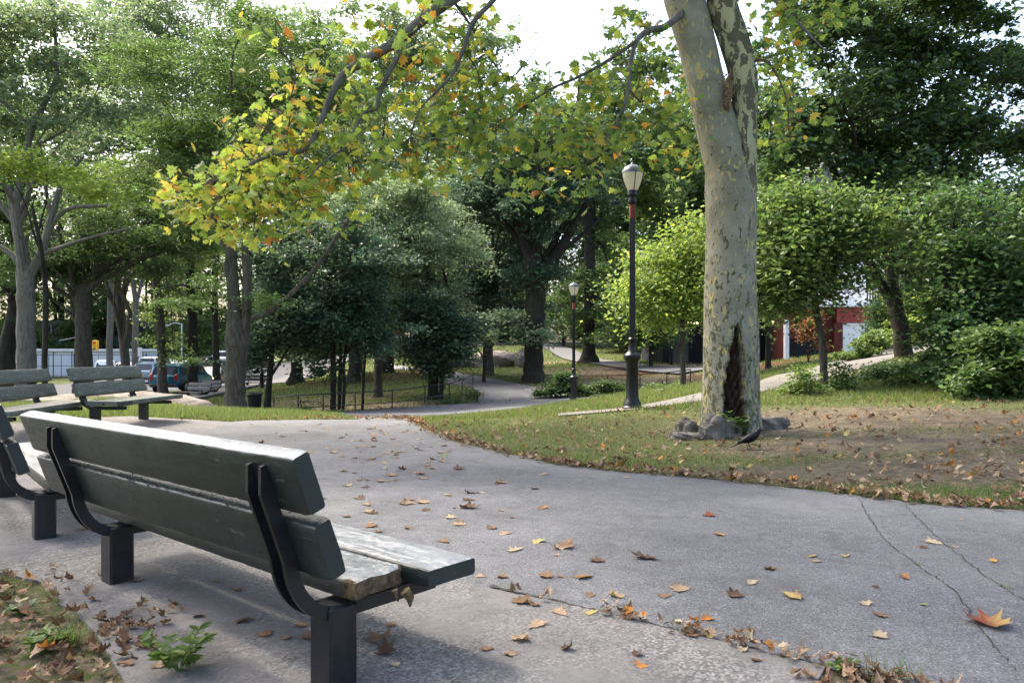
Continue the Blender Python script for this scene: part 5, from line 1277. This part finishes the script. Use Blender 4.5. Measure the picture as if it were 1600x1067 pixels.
shrub('low green growth at the right end of the right railing', 1035, 30, [(1030,606,30,7),(1065,602,20,7),(1000,610,16,5)], 'light', 1300, .09, 412, group='green growth along the right railing')
shrub('weedy grass clump in front of the left railing', 470, 26, [(470,645,30,7),(520,646,26,5)], 'dark', 900, .09, 413, group='weeds by the left railing')
shrub('green weeds at the right end of the left railing', 745, 30, [(700,628,20,6),(742,618,12,10)], 'mid', 700, .08, 414, group='weeds by the left railing')
def ovate(C, U, Nn, size):
    """pointed oval leaves, folded at the midrib"""
    P = [(0, 0, 0), (.3, .22, .05), (.65, .24, .04), (1, 0, -.06), (.65, -.24, .04), (.3, -.22, .05), (.35, 0, -.01), (.7, 0, -.02)]
    V = []; fs = []
    for c, u, nn, s_ in zip(C, U, Nn, size):
        u = u / np.linalg.norm(u); v = np.cross(nn, u); v /= np.linalg.norm(v); w_ = np.cross(u, v); b = len(V)
        for x, y, z in P: V.append(c + s_ * (x * u + y * v + z * w_))
        fs += [(b, b + 1, b + 6), (b + 1, b + 2, b + 7, b + 6), (b + 2, b + 3, b + 7), (b + 6, b + 7, b + 4, b + 5), (b, b + 6, b + 5), (b + 7, b + 3, b + 4)]
    return np.array(V), fs
def weed(label, px, py, hgt, nst, lsize, pal, seed, spread=.5, group='weeds at the edge of the paving', at=None, name='weed_plant'):
    r_ = RS(seed); g = GP(px, py) if at is None else np.array(at); root = empty(name, g, label=label, cat='weed', group=group)
    st = MB(); C = []; U = []; N2 = []; S2 = []
    for k in range(nst):
        a = r_.uniform(0, 6.28); ln = hgt * r_.uniform(.6, 1.1); d = np.array([math.cos(a) * spread, math.sin(a) * spread, 1]); d /= np.linalg.norm(d)
        p1 = d * ln * .5 + [0, 0, .01]; p2 = d * ln; p2[2] *= .92
        P = smoothpath([(0, 0, 0), p1, p2], 4); V_, f_ = tube(P, np.linspace(.004, .0015, len(P)), 5); st.add(V_, f_)
        for i in range(2, len(P)):
            for q in range(2 if i < len(P) - 1 else 4):
                aa = r_.uniform(0, 6.28); u = np.array([math.cos(aa), math.sin(aa), r_.uniform(-.1, .5)]); C.append(P[i]); U.append(u); N2.append(np.array([0, 0, 1]) + r_.normal(0, .25, 3)); S2.append(lsize * r_.uniform(.5, 1.1) * (1 - .3 * i / len(P)))
    V_, f_ = ovate(C, U, N2, S2); col = np.repeat(pick(pal, len(C), r_), 8, 0)
    st.build('stem', M['grass_stem'], root); mesh('foliage', V_, f_, M['leaf_near'], root, col=col, smooth=False)
M['grass_stem'] = simple('green_stem', (.10, .17, .04), .6, .3)
weed('broad-leaved green weed at the bottom left before the pad', 280, 1058, .19, 7, .085, 'light', 501, .8)
weed('small pale weed among leaf litter at the far bottom left', 30, 965, .07, 4, .07, 'pale', 502, 1.0)
weed('leafy green weed growing through the leaf heap at the left edge', 70, 1020, .09, 5, .07, 'light', 508, .9)
weed('low green weed at the chipped corner of the concrete pad', 1315, 1058, .07, 5, .045, 'light', 503, .9)
weed('glossy green bush growing from the sycamore hollow', 1152, 664, .34, 9, .15, 'mid', 504, .55, group=None, at=(W(1152, 0, 9.75)[0], 9.75, H(W(1152, 0, 9.75)[0], 9.75)))
weed('thin leafy seedling left of the sycamore foot', 1078, 642, .38, 3, .07, 'mid', 505, .3, group=None)
def tuft(label, px, py, hgt, n, rad, seed, pal='light', group='grass tufts by the paving'):
    r_ = RS(seed); g = GP(px, py); V = []; cols = []; fs = []
    for k in range(n):
        a = r_.uniform(0, 6.28); q = rad * math.sqrt(r_.uniform()); b = np.array([math.cos(a) * q, math.sin(a) * q, -.005]); h_ = hgt * r_.uniform(.4, 1.1); ln = r_.uniform(.1, .7) * h_
        la = a + r_.normal(0, .7); d = np.array([math.cos(la), math.sin(la), 0]); s_ = np.array([-d[1], d[0], 0]) * r_.uniform(.0015, .0035)
        i0 = len(V)
        for t in (0, .35, .7, 1):
            c = b + d * ln * t ** 2 + np.array([0, 0, h_ * (t - .15 * t * t)]); ww = (1 - t ** 1.5) 
            V += [c - s_ * ww, c + s_ * ww] if t < 1 else [c]
        fs += [(i0, i0 + 1, i0 + 3, i0 + 2), (i0 + 2, i0 + 3, i0 + 5, i0 + 4), (i0 + 4, i0 + 5, i0 + 6)]
        cols.append(np.repeat(pick(pal, 1, r_), 7, 0))
    o = mesh('grass_tuft', V, fs, M['grassblade'], None, col=np.vstack(cols)); o.location = g
    return tag(o, label, 'grass tuft', group)
tuft('tall bright grass tuft among leaf litter at bottom left', 112, 1012, .15, 60, .035, 601)
tuft('wispy grass tuft at the bottom right beside the pad corner', 1370, 1066, .13, 26, .07, 602)
tuft('thin arching grass blades at the bottom right, farther from the pad', 1432, 1066, .12, 18, .06, 603)
tuft('small green tuft growing in the left asphalt crack', 1434, 884, .03, 40, .03, 604)
tuft('small green tuft growing in the right asphalt crack', 1572, 921, .035, 40, .03, 605)
tuft('dry grassy tuft at the pad edge near the seat end', 795, 920, .03, 40, .05, 606, 'lime')
tuft('green tuft in the seam between pad and asphalt', 1060, 985, .04, 60, .06, 607)
# ------------------------------------------------------------ grass and litter
PAL['turf'] = [(.07,.13,.02),(.09,.16,.03),(.12,.18,.035),(.16,.18,.06),(.22,.20,.10)]
PAL['turfb'] = [(.11,.165,.04),(.14,.195,.05),(.17,.205,.07),(.09,.14,.035),(.20,.20,.09)]
PAL['turfd'] = [(.20,.17,.09),(.26,.21,.12),(.14,.14,.05),(.10,.13,.035)]
def blades(name, x, y, hgt, wd, pal, seed, palB=None, fB=None):
    r_ = RS(seed); n = len(x); z = Hv(x, y) - .004; a = r_.uniform(0, 6.28, n); ln = r_.uniform(0, .8, n) * hgt; la = r_.uniform(0, 6.28, n); h_ = hgt * r_.uniform(.45, 1.2, n)
    b = np.stack([x, y, z], 1); s_ = np.stack([np.cos(a), np.sin(a), np.zeros(n)], 1) * (wd / 2)[:, None]
    tip = b + np.stack([np.cos(la) * ln, np.sin(la) * ln, h_], 1)
    V = np.stack([b - s_, b + s_, tip], 1).reshape(-1, 3); col = pick(pal, n, r_)
    if palB: s2 = r_.uniform(0, 1, n) < fB; col[s2] = pick(palB, n, r_)[s2]
    return tag(mesh(name, V, np.arange(n * 3).reshape(n, 3), M['grassblade'], None, col=np.repeat(col, 3, 0)), 'short grass growing on the lawn', 'grass', kind='stuff')
def scatter(n, x0, x1, y0, y1, seed, p=2.0):
    r_ = RS(seed); u = r_.uniform(0, 1, n); a, b = y0 ** (1 - p), y1 ** (1 - p); y = (a + (b - a) * u) ** (1 / (1 - p)); x = r_.uniform(x0, x1, n); return x, y, r_
def off_paths(x, y, litter=False):
    k = ~pip(x, y, asphalt_poly) & ~pip(x, y, pathC) & ~pip(x, y, pad_poly)
    return k
def vn(x, y, s, seed=0):
    return (np.sin(x * s + seed) * np.cos(y * s * 1.3 + seed * 2) + np.sin(x * s * 2.3 + y * s * 1.7 + seed) * .6 + np.sin(y * s * 3.1 - x * s * 2.9) * .4) / 2
# near lawn
x, y, r_ = scatter(330000, -3, 15, 4.7, 22, 701, 2.2)
d = dirt_at(x, y); k = off_paths(x, y) & (r_.uniform(0, 1, len(x)) > d * .62) & (np.abs(x) < y * .85) & (r_.uniform(0, 1, len(x)) < .62 + .5 * vn(x, y, 1.7, 1))
k &= np.hypot(x - G(1170, 8.72)[0], y - 8.6) > .28
x, y, d = x[k], y[k], d[k]; de = segdist(x, y, lawn_edge)
dry = np.clip(.15 + .75 * np.clip((de - .7) / 1.6, 0, 1) + .35 * vn(x, y, 1.1, 4) - .4 * (y > 12.5) + .6 * d, 0, .97)
blades('lawn_grass', x, y, (.030 + .0028 * y) * (1.15 - dry * .5 - .35 * d) * (1 + .3 * vn(x, y, 3, 2)), .0035 + .00065 * y, 'turf', 702, 'turfd', dry)
# bright strips: crest left of the path, between lamp and railing
x, y, r_ = scatter(70000, -12, -2.3, 11.8, 19, 703, 2); k = off_paths(x, y); x, y = x[k], y[k]
blades('crest_grass', x, y, .10 + .03 * vn(x, y, 2, 1), .012 + 0 * x, 'turfb', 704)
x, y, r_ = scatter(60000, -2, 12, 13, 33, 705, 1.6); k = off_paths(x, y) & (r_.uniform(0, 1, len(x)) > dirt_at(x, y)); x, y = x[k], y[k]
blades('slope_grass', x, y, .08 + .0012 * y + .03 * vn(x, y, .9, 3), .012 + .0005 * y, 'turfb', 706, 'turf', .4)
x, y, r_ = scatter(70000, -26, 16, 27, 80, 707, 1.5); k = off_paths(x, y) & ~pip(x, y, road_poly) & ~pip(x, y, walk_poly) & ~pip(x, y, ribbon(pathD1, 2.7)) & (r_.uniform(0, 1, len(x)) > dirt_at(x, y)) & (np.abs(x) < y * .75); x, y = x[k], y[k]
blades('far_grass', x, y, .10 + .0008 * y + .03 * vn(x, y, .5, 3), .02 + .0007 * y, 'turfb', 708, 'turf', .4)
# corner patch, bottom left
x, y, r_ = scatter(26000, -3.6, -.5, .9, 4.3, 709, 1.3); k = off_paths(x, y) & (r_.uniform(0, 1, len(x)) < .5 + .8 * vn(x, y, 5, 1)); x, y = x[k], y[k]
blades('corner_grass', x, y, .045 + .02 * vn(x, y, 4, 1), .0028 + 0 * x, 'turf', 710, 'turfd', .25)

LEAFC = dict(brown=(.19,.115,.068), tan=(.32,.22,.14), dark=(.11,.065,.042), orange=(.40,.17,.04), yellow=(.40,.30,.11), green=(.21,.26,.10), red=(.22,.065,.035), pale=(.38,.30,.19))
def litter(name, x, y, size, mix, seed, label, dz=None, lift_=.012):
    r_ = RS(seed); n = len(x); z = (Hv(x, y) if dz is None else dz) + lift_ * r_.uniform(.4, 1.6, n); keys = list(mix); pr = np.array([mix[q] for q in keys], float); pr /= pr.sum()
    col = np.array([LEAFC[q] for q in keys])[r_.choice(len(keys), n, p=pr)] * (1 + r_.normal(0, .2, (n, 1)))
    V, F_, k_ = lobed(np.stack([x, y, z], 1), size, r_, .32, 0)
    nv = k_; V = V.reshape(n, nv, 3); c = V.mean(1, keepdims=True); dd = np.linalg.norm(V - c, axis=2, keepdims=True); V[:, :, 2:] += dd ** 2 / size * r_.uniform(.1, .9, (n, 1, 1)); V[:, :, :2] = c[:, :, :2] + (V[:, :, :2] - c[:, :, :2]) * (1 - .45 * dd / (dd.max(1, keepdims=True) + 1e-6)) * r_.uniform(.7, 1.2, (n, 1, 2)) + r_.normal(0, .06, (n, nv, 2)) * size; V = V.reshape(-1, 3)
    zf = Hv(V[:, 0], V[:, 1]) if dz is None else dz; V[:, 2] = np.maximum(V[:, 2], zf + .006)
    return tag(mesh(name, V, F_, M['litter'], None, col=np.clip(np.repeat(col, k_, 0), .01, .9)), label, 'leaf litter', kind='stuff')
MIX = dict(brown=5, tan=5, dark=2, orange=1.1, pale=1.2, yellow=.5)
x, y, r_ = scatter(12000, -2.5, 14, 4.8, 16, 721, 2.0); k = off_paths(x, y) & (np.abs(x) < y * .85) & (r_.uniform(0, 1, len(x)) < .55 + .5 * vn(x, y, 1.3, 5) - .35 * (y > 12.5)); x, y = x[k], y[k]
litter('leaf_litter', x, y, .085, MIX, 722, 'brown and orange fallen leaves strewn over the right lawn', lift_=.03)
r_ = RS(723); n = 950; seg = smoothpath(lawn_edge, 8); i = r_.randint(0, len(seg) - 1, n); pp = seg[i] + (seg[i + 1] - seg[i]) * r_.uniform(0, 1, (n, 1)) + np.stack([r_.normal(.03, .07, n), np.abs(r_.normal(0, .10, n)) - .05], 1)
litter('edge_leaf_litter', pp[:, 0], pp[:, 1], .08, MIX, 724, 'drift of brown leaves along the edge of the right lawn', lift_=.03)
x, y, r_ = scatter(3600, -3.4, -.55, .95, 4.0, 725, 1.3)
k = off_paths(x, y); x, y = x[k], y[k]; litter('corner_leaf_litter', x, y, .075, dict(brown=6, tan=4, dark=3, orange=.4, pale=.6), 726, 'heap of curled brown leaves at the bottom left corner', lift_=.02)
r_ = RS(727); n = 190; sg = smoothpath(seam_edge[1:7], 8); i = r_.randint(0, len(sg) - 1, n); pp = sg[i] + (sg[i + 1] - sg[i]) * r_.uniform(0, 1, (n, 1)) + r_.normal(0, .03, (n, 2)); 
pp = pp[(pp[:, 0] > .4) | (r_.uniform(0, 1, n) < .15)]
litter('seam_leaf_litter', pp[:, 0], pp[:, 1], .055, MIX, 728, 'small leaf scraps caught in the seam beside the pad', lift_=.03)
r_ = RS(729); n = 500; q = P2([(300,657.8),(400,657),(500,656.5),(600,656.5),(640,657)]); sg = smoothpath(q, 6); i = r_.randint(0, len(sg) - 1, n); pp = sg[i] + (sg[i + 1] - sg[i]) * r_.uniform(0, 1, (n, 1)) + r_.normal(0, .12, (n, 2)); pp = pp[r_.uniform(0, 1, n) < np.clip((pp[:, 0] + 5) / 3, .15, 1)]
litter('crest_leaf_litter', pp[:, 0], pp[:, 1], .08, MIX, 730, 'line of brown leaves where the path drops over the crest', lift_=.04)
x, y, r_ = scatter(4200, -14, 14, 18, 52, 731, 1.2); k = (dirt_at(x, y) > .3) & (np.abs(x) < y * .7); x, y = x[k], y[k]
litter('shade_leaf_litter', x, y, .12, MIX, 732, 'brown leaves scattered under the middle trees', lift_=.03)

# single leaves lying on the paving, each its own thing
VAR = {}
def leafvar(key, seed):
    if (key, seed) in VAR: return VAR[(key, seed)]
    r_ = RS(seed * 7 + 3); out = LOBE.copy(); out[:, 0] -= .42; out *= 1 + r_.normal(0, .13, out.shape)
    # refine outline
    O = []
    for a, b in zip(out, np.roll(out, -1, 0)): O += [a, (a + b) / 2 + r_.normal(0, .015, 2)]
    O = np.array(O); k = len(O); rings = [0, .35, .7, 1]; V = [(0, 0)]
    for q in rings[1:]: V += [tuple(p * q) for p in O]
    V = np.array(V); x, y = V[:, 0].copy(), V[:, 1].copy()
    th = r_.uniform(0, 3.14); c, s_ = math.cos(th), math.sin(th); u = x * c + y * s_; v = -x * s_ + y * c
    curl = r_.uniform(.9, 3.2) if key not in ('green',) else r_.uniform(.3, .9); ang = u * curl + u * u * r_.uniform(-1.5, 1.5)
    R_ = 1 / curl; nx_ = R_ * np.sin(ang); z = R_ * (1 - np.cos(ang)); z = z + .12 * np.sin(v * 7 + r_.uniform(0, 6)) * np.abs(v) + .22 * v * v * r_.uniform(0, 1.6) + r_.normal(0, .012, len(z))
    P = np.stack([nx_ * c - v * s_, nx_ * s_ + v * c, z], 1)
    P[:, 2] -= P[:, 2].min() - .012
    fs = []
    for j in range(k): fs.append((0, 1 + j, 1 + (j + 1) % k))
    for q in range(2):
        b0 = 1 + q * k; b1 = b0 + k
        for j in range(k): fs.append((b0 + j, b1 + j, b1 + (j + 1) % k, b0 + (j + 1) % k))
    base = np.array(LEAFC[key.split('_')[0]]); rr = np.concatenate([[0], np.full(k, .35), np.full(k, .7), np.full(k, 1)])
    col = base[None] * (1 + r_.normal(0, .12, (len(P), 1)))
    if '_' in key:
        c2 = np.array(LEAFC[key.split('_')[1]]); f = np.clip((u * 2.2 + .1 + r_.normal(0, .15, len(u))), 0, 1)[:, None]; col = col * (1 - f) + c2 * f
    # stalk
    sv = np.array([(-.40, 0, P[:, 2].min() + .03), (-.75, .06, .02), (-.40, .02, P[:, 2].min() + .03), (-.75, .08, .02)]); b = len(P); P = np.vstack([P, sv]); fs.append((b, b + 1, b + 3, b + 2)); col = np.vstack([col, np.tile(base * .8, (4, 1))])
    me_o = mesh('fallen_leaf', P, fs, M['litter'], None, col=np.clip(col, .01, .9), smooth=True); me = me_o.data; bpy.data.objects.remove(me_o); VAR[(key, seed)] = me; return me
LG = 'single fallen leaves on the paving'
def leaf(px, py, wpx, key, seed, label, rot=None, xy=None):
    r_ = RS(seed + int(px) * 3); 
    g = GP(px, py) if xy is None else np.array([xy[0], xy[1], H(*xy)])
    inpad = pip(np.array([g[0]]), np.array([g[1]]), pad_poly)[0]; dz = .012 if inpad else float(lift(g[0], g[1]))
    o = bpy.data.objects.new('fallen_leaf', leafvar(key, seed)); sc.collection.objects.link(o)
    s_ = wpx * g[1] / F if wpx > 0 else -wpx; o.location = (g[0], g[1], g[2] + dz + .001); o.scale = (s_, s_ * r_.uniform(.6, 1), s_ * r_.uniform(.3, .8)); o.rotation_euler = (r_.normal(0, .06), r_.normal(0, .06), r_.uniform(0, 6.28) if rot is None else rot)
    return tag(o, label, 'leaf', LG)
BIG = [(1545,980,84,'red_yellow',31,'large red and yellow leaf with a green tip at the right edge of the asphalt'),(1240,934,46,'yellow_brown',32,'upright half-yellow half-brown leaf on the open asphalt'),
 (732,796,34,'dark',33,'big crumpled dark brown leaf on the middle of the path'),(838,849,30,'yellow_green',34,'yellow-green leaf with a brown edge next to a tan leaf'),(805,864,32,'pale',35,'large pale tan leaf standing by the yellow-green one'),
 (882,858,42,'brown',36,'flat long brown leaf right of the yellow-green one'),(1012,875,46,'dark',37,'ragged dark brown leaf cluster in mid asphalt'),(1062,924,42,'tan',38,'folded tan leaf tent on the asphalt in front of the pad corner'),
 (1106,809,24,'red',39,'reddish curled leaf alone on the clean asphalt'),(1126,837,22,'orange_yellow',40,'small orange-yellow leaf right of the reddish one'),(1268,871,24,'yellow_brown',41,'thin yellowish leaf left of the paler flat one, near the crack'),
 (1321,872,18,'yellow',42,'flat pale yellow leaf just left of the asphalt crack'),(1552,879,22,'yellow_orange',43,'pointed tan-yellow leaf between the two cracks and the right edge'),(1352,951,30,'pale',44,'flat pinkish-tan leaf lying above a dark curled one'),
 (1378,965,32,'brown',45,'curled brown leaf just below the pinkish-tan one'),(1446,950,18,'green',46,'pale green leaf near the left crack'),(1000,1050,32,'orange_brown',47,'upright orange-brown leaf alone on the pad in the foreground'),
 (962,938,36,'tan_yellow',48,'tan and yellow leaf at the seam, farthest up'),(922,965,26,'yellow',49,'bright yellow leaf on the pad beside the seam'),(1106,971,32,'orange_red',50,'orange and red leaf at the pad seam'),
 (1080,1000,36,'brown',51,'large brown leaf lying across the seam tuft'),(1168,992,34,'brown',52,'curled brown leaf right of the seam on asphalt'),(1182,1042,20,'dark',53,'small dark leaf on the pad near its corner'),
 (697,713,20,'green',54,'single light green leaf on the far asphalt'),(373,931,20,'brown',55,'round brown leaf standing under the nearest bench'),(470,982,36,'brown_tan',56,'brown leaf pair under the right post of the nearest bench'),
 (448,1002,24,'tan',57,'thin tan leaf below the pair under the nearest bench'),(578,802,26,'tan',58,'tan leaf just right of the nearest bench top'),(636,789,28,'tan_brown',59,'brown-tan leaf on the path, left of the big crumpled one'),
 (602,680,16,'yellow_green',60,'yellow-green leaf beside a brown one near the crest'),(583,682,18,'orange_brown',61,'orange-brown leaf near the crest'),(600,725,17,'yellow',62,'lone yellow leaf on the upper path'),
 (785,905,26,'brown',63,'brown leaf on the dry grassy tuft at the pad edge'),(750,905,20,'tan',64,'tan leaf touching the end of the nearest seat')]
for px, py, wp, key, sd_, lab in BIG: leaf(px, py, wp, key, sd_, lab)
r_ = RS(777); cnt = 0; keys = ['brown','tan','dark','tan_brown','brown_orange','pale']
names = {'brown':'small curled brown leaf on the grey paving','tan':'small tan dry leaf on the grey paving','dark':'small dark shrivelled leaf on the grey paving','tan_brown':'small tan and brown leaf on the grey paving','brown_orange':'small brown leaf with an orange tinge on the paving','pale':'small pale straw leaf on the grey paving'}
while cnt < 235:
    if r_.uniform() < .62: px, py = r_.normal(640, 120), 662 + abs(r_.normal(0, 75))
    else: px, py = r_.uniform(100, 1600), r_.uniform(665, 1060)
    if not (0 < px < 1620 and 660 < py < 1066): continue
    g = GP(px, py); a = np.array([g[0]]), np.array([g[1]])
    on_a, on_p = pip(*a, asphalt_poly)[0], pip(*a, pad_poly)[0]
    if not (on_a or on_p): continue
    if px > 1000 and py > 700 and r_.uniform() < .45: continue
    key = keys[r_.choice(6, p=[.3,.26,.14,.12,.1,.08])]
    leaf(px, py, -r_.uniform(.045, .125), key, r_.randint(0, 4), names[key]); cnt += 1
# a few cigarette-size litter bits are left out: only leaves are certain
# leaf heaps drifting from the corner onto the pad
for (px, py, n_, sp) in ((365,985,0,0),):
    pass
r_ = RS(779); XY = []
for (cx, cy, n_, sx, sy) in ((180,985,16,22,10),(215,985,14,20,8),(250,960,12,16,6),(150,970,10,16,14),(190,1030,16,24,16),(90,910,10,14,12),(230,1015,8,14,8)):
    for _ in range(n_):
        g = GP(cx + r_.normal(0, sx), cy + r_.normal(0, sy)); XY.append(g[:2])
for _ in range(60):
    g = GP(1350 + r_.normal(0, 60), 1066 + abs(r_.normal(0, 14))); XY.append(g[:2])
XY = np.array(XY); litter('pad_leaf_drift', XY[:, 0], XY[:, 1], .06, dict(brown=5, dark=2, tan=2), 780, 'drift of crumpled brown leaves spilling onto the pad at lower left', lift_=.016)

# ------------------------------------------------------------ air
def haze():
    m = bpy.data.materials.new('haze_air'); m.use_nodes = True; t = m.node_tree; t.nodes.remove(t.nodes['Principled BSDF'])
    v = t.nodes.new('ShaderNodeVolumePrincipled'); v.inputs['Color'].default_value = (.92, .96, 1, 1); v.inputs['Density'].default_value = HAZE; v.inputs['Anisotropy'].default_value = .3
    t.links.new(v.outputs[0], t.nodes['Material Output'].inputs['Volume'])
    b = MB(); b.box(-1000, 1000, -300, 1500, -40, 60); o = b.build('haze', m); tag(o, kind='stuff')
HAZE = 0
if HAZE: haze()
